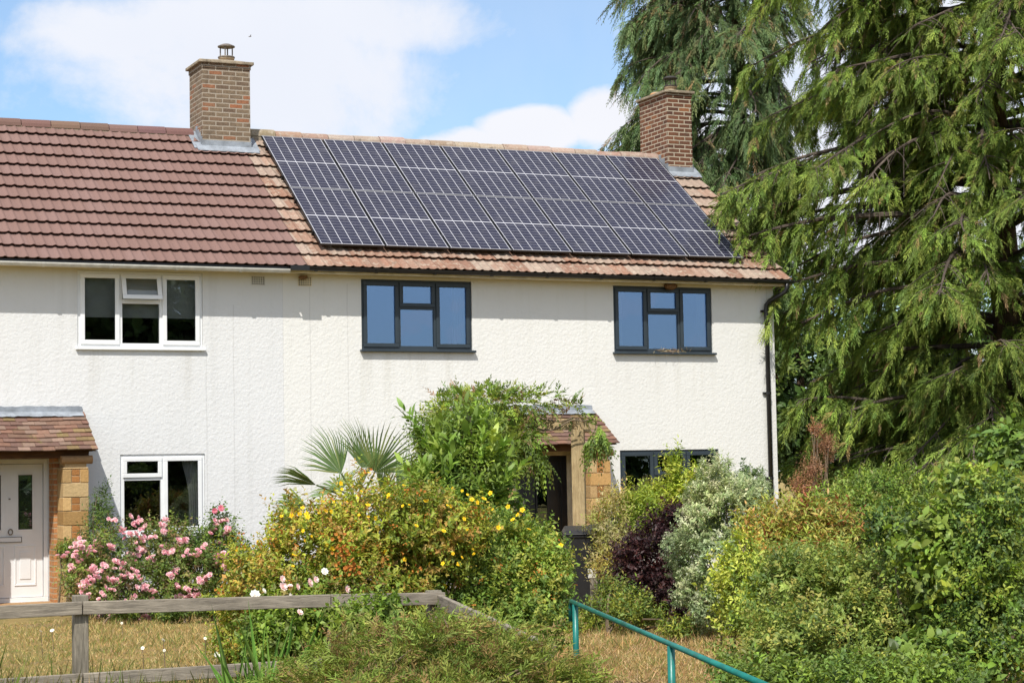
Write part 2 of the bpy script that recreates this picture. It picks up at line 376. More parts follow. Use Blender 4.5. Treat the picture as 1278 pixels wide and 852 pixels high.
# ------------------------------------------------------------------ ground
g = MB(); R_ = 600
g.quad((-R_, -R_, 0), (R_, -R_, 0), (R_, R_, 0), (-R_, R_, 0))
tag(g.build('ground', m_ground), 'dry straw-coloured lawn in front of the two houses', 'ground', kind='structure')
def bed(name, pts, z, mat, label):
    b = MB(); b.add([(x, y, z) for x, y in pts], [tuple(range(len(pts)))])
    tag(b.build(name, mat), label, 'ground', kind='structure')
bed('flower_bed', [(-3.2, -.02), (-3.5, -2.7), (-2.9, -3.05), (-1.6, -2.9), (-.4, -3.2), (1.2, -3.4), (3.0, -2.8), (3.0, -.02)], .004, m_soil, 'bare soil of the bed below the house wall')
bed('shrub_bed', [(2.4, -8.6), (2.6, -6.5), (5.4, -4.5), (9.5, -3), (16, -2), (16, -12), (9, -14.2), (4, -14.6), (1.0, -12.8)], .008, m_soil, 'dark soil under the shrubs beside the handrail')
bed('front_bed', [(-4.6, -13.6), (-1.4, -12.9), (-.6, -14.2), (-2.6, -19.2), (-4.2, -18.6), (-5.4, -16)], .012, m_soil, 'soil under the flowering bushes at the fence corner')

# ------------------------------------------------------------------ houses
PHI = .6344; TN = math.tan(PHI); CS, SN = math.cos(PHI), math.sin(PHI)
EY, EZ = -.355, 4.832                                        # lower edge of the roof tiles
e_s = np.array([0, CS, SN]); e_n = np.array([0, -SN, CS])
RIDGE_S = (3.05-EY)/CS
XL0, XP, XR = -9.6, 0.0, 8.55
houseL = thing('semi_detached_house', 'left house of the pair with white window frames, brown roof and white door', 'house', (-4.8, 3, 0))
houseR = thing('semi_detached_house', 'right house of the pair with dark grey window frames and solar panels on its roof', 'house', (4.3, 3, 0))

def front_wall(mb, x0, x1, z0, z1, holes, t=.27):
    xs = sorted({x0, x1, *[h[0] for h in holes], *[h[1] for h in holes]}); zs = sorted({z0, z1, *[h[2] for h in holes], *[h[3] for h in holes]})
    for i in range(len(xs)-1):
        for j in range(len(zs)-1):
            cx, cz = (xs[i]+xs[i+1])/2, (zs[j]+zs[j+1])/2
            if any(h[0] < cx < h[1] and h[2] < cz < h[3] for h in holes): continue
            mb.quad((xs[i], 0, zs[j]), (xs[i+1], 0, zs[j]), (xs[i+1], 0, zs[j+1]), (xs[i], 0, zs[j+1]))
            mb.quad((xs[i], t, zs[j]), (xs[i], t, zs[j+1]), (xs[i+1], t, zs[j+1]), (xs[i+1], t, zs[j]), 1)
    for a, b, c, d in holes:
        mb.quad((a, 0, c), (a, 0, d), (a, t, d), (a, t, c)); mb.quad((b, 0, c), (b, t, c), (b, t, d), (b, 0, d))
        mb.quad((a, 0, d), (b, 0, d), (b, t, d), (a, t, d)); mb.quad((a, 0, c), (a, t, c), (b, t, c), (b, 0, c))
ZS, ZH = 3.663, 4.728
WW = 1.823
winL1 = (-3.044, -3.044+WW, ZS-.01, ZH+.02); winLG = (-2.445, -1.205, .985, 2.125)
doorL = (-4.52, -3.46, .10, 2.08)
winR1 = (1.240, 1.240+WW, ZS, ZH); winR2 = (5.539, 5.539+WW, ZS, ZH); winRG = (5.600, 7.423, 1.03, 2.09)
doorR = (3.70, 4.74, .10, 2.10)
def house_body(root, x0, x1, holes, mat, gable_l, gable_r):
    mb = MB(); ztop = 4.80; yb = 6.1
    front_wall(mb, x0, x1, -.3, ztop, holes)
    mb.quad((x1, yb, -.3), (x0, yb, -.3), (x0, yb, ztop), (x1, yb, ztop))
    for x, on in ((x0, gable_l), (x1, gable_r)):
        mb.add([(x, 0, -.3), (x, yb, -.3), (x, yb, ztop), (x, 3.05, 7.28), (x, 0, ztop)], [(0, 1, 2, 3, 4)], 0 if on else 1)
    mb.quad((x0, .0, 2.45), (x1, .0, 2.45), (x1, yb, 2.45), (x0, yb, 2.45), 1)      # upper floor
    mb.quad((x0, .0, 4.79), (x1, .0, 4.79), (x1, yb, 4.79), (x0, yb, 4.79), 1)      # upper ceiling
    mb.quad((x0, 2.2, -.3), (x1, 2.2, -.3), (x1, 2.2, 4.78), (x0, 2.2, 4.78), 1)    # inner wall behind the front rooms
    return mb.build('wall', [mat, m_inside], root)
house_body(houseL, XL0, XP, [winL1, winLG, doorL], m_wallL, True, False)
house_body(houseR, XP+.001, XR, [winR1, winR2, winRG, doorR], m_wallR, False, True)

rng = np.random.default_rng(7)
def roll(x):                                                 # one narrow roll every 150 mm
    u = ((x/.15) % 1.0)-.5
    return .018*np.where(np.abs(u) < .30, np.cos(u/.30*math.pi/2)**2, 0)
def tile_roof(root, x0, x1, mat, palette, seed, name='roof', lift=.052, rough_edge=0.0, jv=.012):
    rg = np.random.default_rng(seed); mb = MB(); G = RIDGE_S/12
    n = int(round((x1-x0)/.15*8)); xs = np.linspace(x0, x1, n+1)
    V = []; F = []; COL = []
    for k in range(12):
        off = .15 if k % 2 else 0
        tid = np.floor((xs[:-1]+xs[1:])/2/.30+off/.30).astype(int)
        ph = rg.integers(0, len(palette), 4000); jit = rg.uniform(1-jv, 1+jv, 4000); up = rg.normal(0, .0035 if rough_edge else .0008, 4000)
        # every tile its own strip of quads, so that tints and levels stop at its edges
        for t in np.unique(tid):
            ii = np.where(tid == t)[0]; xx = xs[ii[0]:ii[-1]+2]; ti = (t+1000) % 4000
            c = np.clip(np.array(palette[ph[ti]])*jit[ti], 0, 1)
            dl = rg.normal(0, .004)*rough_edge if rough_edge else 0
            s0, s1 = k*G-.012+dl+rg.normal(0, .003 if rough_edge else .0006), (k+1)*G+.03
            r = roll(xx)
            rows = [(s0+.075, .004+r), (s0+.007, lift-.016+r+up[ti]), (s0, lift+r+up[ti]), (s1, .002+r)]
            b = len(mb.v)
            for s_, h in rows:
                for x, hh in zip(xx, np.broadcast_to(h, xx.shape)):
                    p = np.array([x, EY, EZ]) + e_s*s_ + e_n*hh
                    mb.v.append(tuple(p)); mb.col.append(tuple(c))
            m_ = len(xx)
            for q in range(3):
                for i in range(m_-1):
                    mb.f.append((b+q*m_+i, b+q*m_+i+1, b+(q+1)*m_+i+1, b+(q+1)*m_+i)); mb.m.append(0)
    # rear slope and the underside board
    top = np.array([0, 3.05, EZ+(3.05-EY)*TN-.02])
    mb.add([(x0, 3.05, top[2]), (x1, 3.05, top[2]), (x1, 6.45, 4.88), (x0, 6.45, 4.88)], [(0, 1, 2, 3)], 0, palette[0])
    mb.add([(x0, EY+.03, EZ-.03), (x1, EY+.03, EZ-.03), (x1, 3.05, top[2]-.03), (x0, 3.05, top[2]-.03)], [(0, 3, 2, 1)], 1, (.1, .08, .06))
    return mb.build(name, [mat, m_beam], root, cols=True)
palN = [(.200, .122, .104), (.206, .126, .108), (.196, .119, .101), (.210, .131, .114)]
palO = [(.27, .165, .12), (.31, .205, .155), (.25, .145, .105), (.31, .23, .185), (.27, .15, .105), (.33, .25, .20)]
XT = .26
roofL = tile_roof(houseL, XL0-.1, XT, m_tileN, palN, 3)
roofR = tile_roof(houseR, XT+.002, XR+.13, m_tileO, palO, 5, rough_edge=1.0, jv=.07)
def ridge(root, x0, x1, mat, pal, seed, rough):
    rg = np.random.default_rng(seed); mb = MB(); L = .46; zr = EZ+(3.05-EY)*TN
    x = x0
    while x < x1-.05:
        xe = min(x+L-.012, x1); c = pal[rg.integers(len(pal))]; c = tuple(q*rg.uniform(.9, 1.1) for q in c); dz = rg.normal(0, .004+rough)
        prof = [(-.135, -.085), (-.12, -.03), (-.08, .022), (-.03, .045), (.03, .045), (.08, .022), (.12, -.03), (.135, -.085)]
        for e, xx in enumerate((x, xe)):
            pass
        n = len(prof); vs = [(xx, 3.05+a, zr+.035+rough*11+b+dz+(.006 if e else 0)) for e, xx in enumerate((x, xe)) for a, b in prof]
        fs = [(i, i+1, n+i+1, n+i) for i in range(n-1)] + [tuple(range(n))[::-1], tuple(range(n, 2*n))]
        mb.add(vs, fs, 0, c); x += L
    mb.box(x0, x1, 3.05-.125, 3.05+.125, zr-.09, zr-.03+rough*11, 1)   # mortar bedding below the ridge tiles
    return mb.build('ridge_tiles', [mat, m_mort], root, cols=True, smooth=False)
ridge(houseL, XL0-.1, -.50, m_tileN, [(.155, .095, .082), (.168, .103, .088)], 1, .0)
ridge(houseR, .42, 8.15, m_ridgeO, [(.33, .24, .18), (.38, .29, .23), (.29, .21, .16)], 2, .004)
# moss and debris lying along the old roof's verge
vm = MB()
vm.obox(np.array([XR+.115, (EY+3.05)/2, (EZ+EZ+(3.05-EY)*TN)/2-.045]), (.018, 0, 0), e_s*RIDGE_S/2, e_n*.035)
vm.build('verge', m_mort, houseR)

# gutter, fascia and soffit
def gutter(root, x0, x1, mat, dz=0.0):
    mb = MB(); n = 9; r = .056; cy, cz = -.352, 4.846-dz
    vs = []; prof = [(cy-r*math.cos(math.pi*i/n), cz-r*math.sin(math.pi*i/n)) for i in range(n+1)] + [(cy+(r-.006)*math.cos(math.pi*i/n), cz-(r-.006)*math.sin(math.pi*i/n)) for i in range(n+1)]
    m_ = len(prof)
    for x in (x0, x1): vs += [(x, a, b) for a, b in prof]
    mb.add(vs, [(i, (i+1) % m_, m_+(i+1) % m_, m_+i) for i in range(m_)] + [tuple(range(m_))[::-1], tuple(range(m_, 2*m_))])
    k = x0+.4
    while k < x1:
        for i in range(n):
            a, b = math.pi*i/n, math.pi*(i+1)/n; q = r+.003, r+.010
            mb.add([(x, cy-rr*math.cos(t), cz-rr*math.sin(t)) for x in (k-.02, k+.02) for rr in q for t in (a, b)], [(0, 1, 3, 2), (4, 6, 7, 5), (2, 3, 7, 6), (0, 4, 5, 1), (0, 2, 6, 4), (1, 5, 7, 3)])
        k += .95
    return mb.build('gutter', mat, root)
f = MB(); f.box(XL0-.1, -.004, -.365, -.292, 4.800, 4.842); f.build('eaves_shade_strip', m_black, houseL)  # black strip standing in for the shaded gap between tiles and gutter
gutter(houseL, XL0-.1, -.005, m_gutW, .040); gutter(houseR, .005, XR+.17, m_black)
for root, x0, x1, mat in ((houseL, XL0-.1, 0, m_gutW), (houseR, .002, XR+.12, m_cream)):
    f = MB(); f.box(x0, x1, -.290, -.268, 4.76, 4.845); f.build('fascia', mat, root)
    f = MB(); f.box(x0, x1, -.268, -.002, 4.775, 4.80); f.build('soffit', m_cream, root)
f = MB(); f.box(-.01, .28, -.425, -.405, 4.79, 4.86); f.build('gutter_bracket', m_black, houseR)

# drainpipe at the right corner: swan neck then straight down
dp = MB(); gx = XR+.05
dp.tube([(gx, -.352, 4.82), (gx, -.352, 4.72), (gx-.02, -.33, 4.66), (gx-.20, -.11, 4.52), (gx-.235, -.075, 4.46), (gx-.235, -.07, 4.38), (gx-.235, -.07, .02)], .038, 12)
pipe = dp.build('drainpipe', m_black, houseR, smooth=True)
for z in (4.36, 3.0, 1.6, .5):
    b = MB(); b.tube([(gx-.235, -.07, z-.02), (gx-.235, -.07, z+.02)], .047, 12); b.box(gx-.31, gx-.16, -.035, -.005, z-.018, z+.018); b.build('pipe_clip', m_black, pipe)

# chimneys
def chimney(root, x0, x1, y0, y1, ztop, mat, cowl_mat, seed, potx, poty):
    mb = MB(); mb.box(x0, x1, y0, y1, 6.2, ztop)
    ch = mb.build('chimney', mat, root)
    cp = MB(); o1 = .035
    cp.box(x0-.012, x1+.012, y0-.012, y1+.012, ztop+.001, ztop+.075)
    ch_c = MB(); ch_c.box(x0-o1-.02, x1+o1+.02, y0-o1-.02, y1+o1+.02, ztop+.077, ztop+.125)
    ch_c.add([(x0-.02, y0-.02, ztop+.127), (x1+.02, y0-.02, ztop+.127), (x1+.02, y1+.02, ztop+.127), (x0-.02, y1+.02, ztop+.127), (potx-.15, poty-.15, ztop+.19), (potx+.15, poty-.15, ztop+.19), (potx+.15, poty+.15, ztop+.19), (potx-.15, poty+.15, ztop+.19)],
             [(0, 1, 5, 4), (1, 2, 6, 5), (2, 3, 7, 6), (3, 0, 4, 7), (4, 5, 6, 7)])
    cp.build('brick_course', mat, ch); ch_c.build('cap', m_mort, ch, bevel=.008)
    return ch
chL = chimney(houseL, -.455, .345, 2.62, 3.36, 8.36, m_brickL, m_rust, 1, .03, 2.98)
chR = chimney(houseR, 8.085, 8.582, 2.60, 3.62, 8.42, m_brickR, m_dmetal, 2, 8.36, 3.0)
def pot(ch, x, y, z, h, r, cowl, lift, mat):
    p = MB(); p.lathe([(r*1.05, 0), (r*1.05, .02), (r*.95, .03), (r*.93, h-.05), (r*1.12, h-.045), (r*1.14, h), (r*.9, h+.002), (r*.85, h-.2)], (x, y, z), 20)
    p.build('chimney_pot', m_pot, ch, smooth=True)
    c = MB()
    for k in range(4):
        a = math.pi/4+k*math.pi/2+.3; c.tube([(x+math.cos(a)*r*.86, y+math.sin(a)*r*.86, z+h-.03), (x+math.cos(a)*r*.86, y+math.sin(a)*r*.86, z+h+lift)], .011, 6)
    R2 = r*cowl
    c.lathe([(.001, lift+.055), (R2*.5, lift+.045), (R2, lift+.012), (R2, lift-.004), (R2*.9, lift-.008), (.001, lift)], (x, y, z+h), 20)
    c.lathe([(r*1.18, -.012), (r*1.22, .0), (r*1.18, .012)], (x, y, z+h-.01), 20)
    c.build('cowl', mat, ch, smooth=False)
pot(chL, .06, 2.98, 8.36+.17, .10, .115, 1.22, .165, m_rust)
pot(chR, 8.38, 2.98, 8.42+.165, .12, .10, 1.35, .13, m_dmetal)
sp_ = MB(); sp_.lathe([(.001, .085), (.07, .08), (.105, .05), (.11, 0)], (8.24, 3.28, 8.42+.13), 14); sp_.build('capped_flue', m_brickP, chR, smooth=True)
def flashing(ch, x0, x1, y0, y1, apron_r=True):
    zz = EZ+(y0-EY)*TN
    mb = MB()
    mb.box(x0-.012, x1+.012, y0-.014, y0-.002, zz-.02, zz+.16)
    s0 = (y0-EY)/CS
    for a, b in ((0, .0),):
        mb.obox(np.array([(x0+x1)/2, y0-.075, zz-.075*TN+.075]), ((x1-x0)/2+.11, 0, 0), e_s*.10, e_n*.006)
    # stepped soakers up both sides
    n = 5
    for sgn, x in ((-1, x0), (1, x1)):
        for i in range(n):
            ya, yb = y0+(y1-y0)*.62*i/n, y0+(y1-y0)*.62*(i+1)/n
            if yb > 3.05: break
            zb = EZ+(ya-EY)*TN
            mb.box(min(x+sgn*.002, x+sgn*.012), max(x+sgn*.002, x+sgn*.012), ya, yb, zb, zb+.22+.012*(i % 2))
        if (y0+.42) < 3.4:
            mb.obox(np.array([x+sgn*.07, y0+.18, EZ+(y0+.18-EY)*TN+.055]), (.075, 0, 0), e_s*.30, e_n*.005)
    mb.build('lead_flashing', m_lead, ch)
flashing(chL, -.455, .345, 2.62, 3.36); flashing(chR, 8.085, 8.582, 2.60, 3.62)

# air bricks
def air_brick(root, x, z):
    mb = MB(); mb.box(x-.105, x+.105, -.012, -.001, z-.068, z+.068, 0)
    for i in range(6):
        for j in range(4):
            cx, cz = x-.085+i*.034, z-.048+j*.032
            mb.box(cx-.008, cx+.008, -.0145, -.0125, cz-.009, cz+.009, 1)
    mb.build('air_brick', [m_cream if root is houseR else m_gutW, m_black], root)
air_brick(houseL, -.38, 4.66); air_brick(houseR, .345, 4.665)

# ------------------------------------------------------------------ windows and doors
def rect_frame(mb, x0, x1, z0, z1, w_, ya, yb, mi=0):
    mb.box(x0, x1, ya, yb, z1-w_, z1, mi); mb.box(x0, x1, ya, yb, z0, z0+w_, mi)
    mb.box(x0, x0+w_, ya, yb, z0+w_, z1-w_, mi); mb.box(x1-w_, x1, ya, yb, z0+w_, z1-w_, mi)
def window(root, hole, lay, mat, glass, sillmat, fw=.055, sash=.05, y=.03, blind=None, curtain=None, openvent=None, sill_out=.075, sillname='sill'):
    x0, x1, z0, z1 = hole; W, H = x1-x0, z1-z0
    fr = MB(); fa, fb = y-.012, y+.06
    x0i, x1i, z0i, z1i = x0+.003, x1-.003, z0+.003, z1-.003
    rect_frame(fr, x0i, x1i, z0i, z1i, fw, fa, fb)
    for kind, *q in lay['bars']:
        if kind == 'v': fr.box(x0+q[0]*W-fw/2, x0+q[0]*W+fw/2, fa+.001, fb, z0i+fw, z1i-fw)
        else: fr.box(x0+q[1]*W+fw/2, x0+q[2]*W-fw/2, fa+.002, fb, z0+q[0]*H-fw/2, z0+q[0]*H+fw/2)
    win = fr.build('window', mat, root, bevel=.005)
    for (a, b, c, d, op) in lay['lights']:
        xa = x0+a*W+(fw*.5 if a > 0 else fw); xb = x0+b*W-(fw*.5 if b < 1 else fw)
        za = z0+c*H+(fw*.5 if c > 0 else fw); zb = z0+d*H-(fw*.5 if d < 1 else fw)
        if op == 'fixed':
            p = MB(); p.box(xa-.004, xb+.004, y+.018, y+.030, za-.004, zb+.004); p.build('pane', glass, win)
        else:
            s_ = MB(); e = .018
            rect_frame(s_, xa-e, xb+e, za-e, zb+e, sash+e*.5, y-.032, y-.0125)
            c_ = s_.build('casement', mat, win, bevel=.006)
            p = MB(); p.box(xa+sash-e*.6, xb-sash+e*.6, y-.004, y+.008, za+sash-e*.6, zb-sash+e*.6); pn = p.build('pane', glass, win)
            if op == 'open':                                   # top-hung vent swung out
                piv = Vector((0, y-.02, zb+e)) - Vector(WL[win]) + Vector(WL[win])
                loc = Vector((0, y-.02, zb+e)) - Vector(tuple(WL[win]))
                for o in (c_, pn):
                    me = o.data; rotm = Matrix.Translation(loc) @ Matrix.Rotation(rad(-17), 4, 'X') @ Matrix.Translation(-loc)
                    me.transform(rotm)
    sl = MB(); sl.box(x0-.03, x1+.035, -sill_out, y+.03, z0-.038, z0-.004); sl.build(sillname, sillmat, win, bevel=.006)
    if blind:
        b = MB(); zb = z0+blind*H
        b.box(x0+.05, x1-.05, .16, .165, zb, z1-.02); b.box(x0+.05, x1-.05, .155, .17, zb-.02, zb); b.build('blind', m_blind, win)
    if curtain:
        for (a, b_, c) in curtain:
            cm = MB(); n = 26; xs = [x0+(a+(b_-a)*i/n)*W for i in range(n+1)]
            rows = []
            for j in range(9):
                t = j/8; pinch = 1-.55*c*math.sin(min(1, t*1.3)*math.pi*.6)
                rows.append([(x1-.05-(x1-.05-x)*pinch if c > 0 else x, .19+.018*math.sin(i*1.3), z1-.02-(H-.05)*t) for i, x in enumerate(xs)])
            vs = [p for r in rows for p in r]; m_ = n+1
            cm.add(vs, [(j*m_+i, j*m_+i+1, (j+1)*m_+i+1, (j+1)*m_+i) for j in range(8) for i in range(n)]); cm.build('curtain', m_curt, win, smooth=True)
    return win
three = lambda v: dict(bars=[('v', .338), ('v', .668), ('h', .605, .338, .668)], lights=[(0, .338, 0, 1, 'cas'), (.338, .668, .605, 1, v), (.338, .668, 0, .605, 'fixed'), (.668, 1, 0, 1, 'cas')])
window(houseL, winL1, three('open'), m_white, m_glassL, m_white, fw=.06, sash=.055, blind=.42, sill_out=.05)
two = dict(bars=[('v', .50), ('h', .70, 0, .50)], lights=[(0, .50, .70, 1, 'cas'), (0, .50, 0, .70, 'fixed'), (.50, 1, 0, 1, 'cas')])
window(houseL, winLG, two, m_white, m_glassL, m_white, fw=.06, sash=.05, curtain=[(.74, 1.0, .9)], sill_out=.05)
window(houseR, winR1, three('cas'), m_anth, m_glassR, m_anth, curtain=[(.86, .99, 0), (.02, .10, 0)])
window(houseR, winR2, three('cas'), m_anth, m_glassR, m_anth, curtain=[(.90, .99, 0), (.01, .14, 0)])
window(houseR, winRG, three('cas'), m_anth, m_glassG, m_anth)

def door_white(root, hole):
    x0, x1, z0, z1 = hole; fr = MB(); rect_frame(fr, x0+.003, x1-.003, z0, z1-.003, .06, .02, .11)
    fr.box(x0-.02, x1+.02, -.02, .12, z0-.055, z0-.002)
    d = fr.build('door', m_white, root, bevel=.005)
    a, b, c, e = x0+.07, x1-.07, z0+.065, z1-.07; leaf = MB(); leaf.box(a, b, .045, .09, c, e)
    W = b-a; cx = (a+b)/2
    for s in (-1, 1):                                         # moulded panels below, glazed slots above
        pc = cx+s*W*.235
        rect_frame(leaf, pc-.15, pc+.15, c+.16, c+.72, .022, .034, .046); leaf.box(pc-.075, pc+.075, .036, .046, c+.25, c+.63)
        rect_frame(leaf, pc-.115, pc+.115, c+.92, e-.13, .02, .034, .046)
    leaf.build('door_leaf', m_white, d, bevel=.006)
    for s in (-1, 1):
        pc = cx+s*W*.235; p = MB(); p.box(pc-.094, pc+.094, .038, .0445, c+.941, e-.151); p.build('glazed_slot', m_glassG, d)
        p = MB(); rect_frame(p, pc-.096, pc+.096, c+.939, e-.149, .008, .033, .0375); p.build('lead_edging', m_dmetal, d)
    l = MB(); l.box(cx-.14, cx+.16, .026, .045, c+.77, c+.835); rect_frame(l, cx-.145, cx+.165, c+.765, c+.84, .007, .022, .03, 1); l.build('letterbox', [m_white, m_dmetal], d)
    k = MB(); k.tube([(cx+.01+.03*math.cos(t), .024, c+.91+.038*math.sin(t)) for t in np.linspace(0, 2*math.pi, 14)], .007, 6); k.build('knocker', m_rust, d)
    k = MB(); k.lathe([(.001, .0), (.014, .0), (.014, .012), (.001, .014)], (cx, .03, c+1.36), 10); k.build('spyhole', m_rust, d)
    return d
door_white(houseL, doorL)
def door_dark(root, hole):
    x0, x1, z0, z1 = hole; fr = MB(); rect_frame(fr, x0+.003, x1-.003, z0, z1-.003, .075, .02, .11); fr.box(x0-.02, x1+.02, -.02, .12, z0-.055, z0-.002)
    d = fr.build('door', m_cream, root, bevel=.005)
    a, b, c, e = x0+.08, x1-.08, z0+.08, z1-.08; leaf = MB(); leaf.box(a, b, .045, .09, c, e); W = b-a; cx = (a+b)/2
    for i in range(1, 6): leaf.box(a+W*i/6-.006, a+W*i/6+.006, .040, .046, c+.05, e-.05)
    rect_frame(leaf, a, b, c, e, .10, .034, .046)
    leaf.build('door_leaf', m_door, d, bevel=.004)
    p = MB(); p.box(cx-.085, cx+.085, .028, .0345, c+.75, e-.18); rect_frame(p, cx-.105, cx+.105, c+.73, e-.16, .02, .024, .034, 1); p.build('glazed_slot', [m_glassG, m_door], d)
    h = MB(); h.tube([(a+.11, .01, c+.85), (a+.11, .01, c+1.15)], .012, 8); h.tube([(a+.11, .01, c+.88), (a+.11, .036, c+.88)], .01, 6); h.tube([(a+.11, .01, c+1.12), (a+.11, .036, c+1.12)], .01, 6); h.build('door_handle', m_steel, d)
door_dark(houseR, doorR)

# porches: stone piers with inset brick panels, brick cheeks, tiled lean-to roof
def porch(root, cx, half, seed, ck_in):
    rg = np.random.default_rng(seed)
    po = MB(); po.box(cx-half-.35, cx+half+.35, -.80, -.002, -.2, .06); po.box(cx-.62, cx+.62, -.46, -.003, .06, .10)
    p = po.build('porch', m_stone, root, cols=False)
    me = p.data; a = me.color_attributes.new('tint', 'FLOAT_COLOR', 'POINT'); a.data.foreach_set('color', np.tile([.40, .25, .13, 1], len(me.vertices)).astype(np.float32))
    yf = -.74; pd = .40; pw = .36
    for s in (-1, 1):
        xi, xo = sorted((cx+s*half, cx+s*(half+pw)))
        pm = MB(); z = .0; k = 0
        while z < 1.93:
            h = .185 if k % 2 else .20
            h = min(h, 1.95-z)
            def st(): 
                b = rg.uniform(.68, 1.14); return tuple(q*b for q in [(.52, .335, .150), (.56, .37, .175), (.50, .30, .12), (.58, .41, .21)][rg.integers(4)])
            e = rg.uniform(-.004, .004, 2)
            if k % 2 == 0 or z > 1.75: pm.box(xi+.004+e[0], xo-.004+e[1], yf+rg.uniform(-.004, .004), yf+pd, z+.007, z+h-.007, 0, st())
            else:
                t = pw*.30
                pm.box(xi+.004, xi+t+.01, yf, yf+pd, z+.004, z+h-.004, 0, st()); pm.box(xo-t-.01, xo-.004, yf, yf+pd, z+.004, z+h-.004, 0, st())
                for j in range(2):
                    bb = rg.uniform(.7, 1.0); pm.box(xi+t+.018, xo-t-.018, yf+.006, yf+pd, z+h*j/2+.006, z+h*(j+1)/2-.004, 0, (.44*bb, .20*bb, .07*bb))
            z += h; k += 1
        pm.box(xi+.010, xo-.010, yf+.012, yf+pd-.01, 0, 1.95, 0, (.42, .33, .21))
        pm.build('pier', m_stone, p, cols=True, bevel=.006)
        ck = MB(); ck.box(xi+(ck_in if s > 0 else .05), xo-(ck_in if s < 0 else .05), yf+pd+.001, -.022, 0, 2.177); ck.build('cheek_wall', m_brickP, p)
        tb = MB(); tb.box(xi+.03, xo-.03, yf+.02, yf+pd-.03, 1.951, 2.02, 0, (.40, .27, .14)); tb.tube([(xi-.02, yf+.03, 2.055), (xo+.05 if s > 0 else xo+.02, yf+.03, 2.055)], .058, 16, 0, True, (.34, .20, .10)); tb.build('bolster', m_stone, p, cols=True)
    bm_ = MB(); bm_.box(cx-half-pw-.02, cx+half+pw+.02, yf+.09, yf+.21, 2.08, 2.175); bm_.build('beam', m_beam, p, bevel=.004)
    sf = MB(); sf.box(cx-half-pw-.05, cx+half+pw+.05, yf+.02, -.003, 2.178, 2.195); sf.build('ceiling_board', m_beam, p)
    # plain tiles
    ytop, ztop, yb, zb = -.012, 2.72, -.86, 2.185
    L = math.hypot(ytop-yb, ztop-zb); es = np.array([0, (ytop-yb)/L, (ztop-zb)/L]); en = np.array([0, -es[2], es[1]])
    xA, xB = cx-half-pw-.10, cx+half+pw+.10
    tm = MB(); nC = 9; G = L/nC
    pal = [(.19, .105, .075), (.165, .09, .07), (.215, .125, .09), (.18, .11, .08), (.23, .155, .12), (.15, .09, .072), (.20, .14, .07)]
    for k in range(nC):
        x = xA-(.0825 if k % 2 else 0)
        sag = lambda xx: -.010*math.sin((xx-xA)/(xB-xA)*math.pi)+.004*math.sin(xx*5+seed)
        while x < xB:
            a, b = max(x, xA)+.0015, min(x+.165, xB)-.0015
            if b-a > .02:
                c = pal[rg.integers(len(pal))]; q = rg.uniform(.8, 1.2); c = tuple(v*q for v in c)
                s0 = k*G+rg.normal(0, .004)-.006; s1 = (k+1)*G+.05; l0 = .024+rg.normal(0, .0035)
                P = lambda xx, s_, h: np.array([xx, yb, zb+sag(xx)])+es*s_+en*h
                tm.add([P(a, s0, l0-.016), P(b, s0, l0-.016), P(b, s0, l0), P(a, s0, l0), P(a, s1, .003), P(b, s1, .003)], [(0, 1, 2, 3), (3, 2, 5, 4), (1, 5, 2), (0, 3, 4), (0, 4, 5, 1)], 0, c)
            x += .165
    tm.build('porch_roof', m_clay, p, cols=True)
    for x in (xA+.01, xB-.03):
        ends = MB(); ends.add([(x, -.80, 2.17), (x, -.004, 2.17), (x, -.004, 2.69), (x+.02, -.80, 2.17), (x+.02, -.004, 2.17), (x+.02, -.004, 2.69)], [(0, 2, 1), (3, 4, 5), (0, 1, 4, 3), (0, 3, 5, 2), (1, 2, 5, 4)]); ends.build('gable_board', m_mort, p)
    fl = MB(); n = 40; xs = np.linspace(xA-.02, xB-.03, n+1)
    wob = rg.normal(0, .005, n+1)
    rows = [[(x, -.016, 2.815+wob[i]) for i, x in enumerate(xs)], [(x, -.022, 2.74) for x in xs], [(x, -.085, 2.715+wob[i]) for i, x in enumerate(xs)], [(x, -.15, 2.672+wob[::-1][i]) for i, x in enumerate(xs)]]
    fl.add([q for r in rows for q in r], [(j*(n+1)+i, (j+1)*(n+1)+i, (j+1)*(n+1)+i+1, j*(n+1)+i+1) for j in range(3) for i in range(n)])
    fl.build('lead_flashing', m_lead, p)
    return p
porch(houseL, -3.99, .575, 11, -.04); porch(houseR, 4.03, .65, 12, .07)
st = MB(); st.box(-4.6, -3.36, -1.02, -.82, -.05, .055); st.build('doorstep', m_brickP, houseL, bevel=.01)
st = MB(); st.box(-4.65, -3.31, -1.05, -.815, .056, .10); st.build('step_slab', m_pot, houseL, bevel=.015)

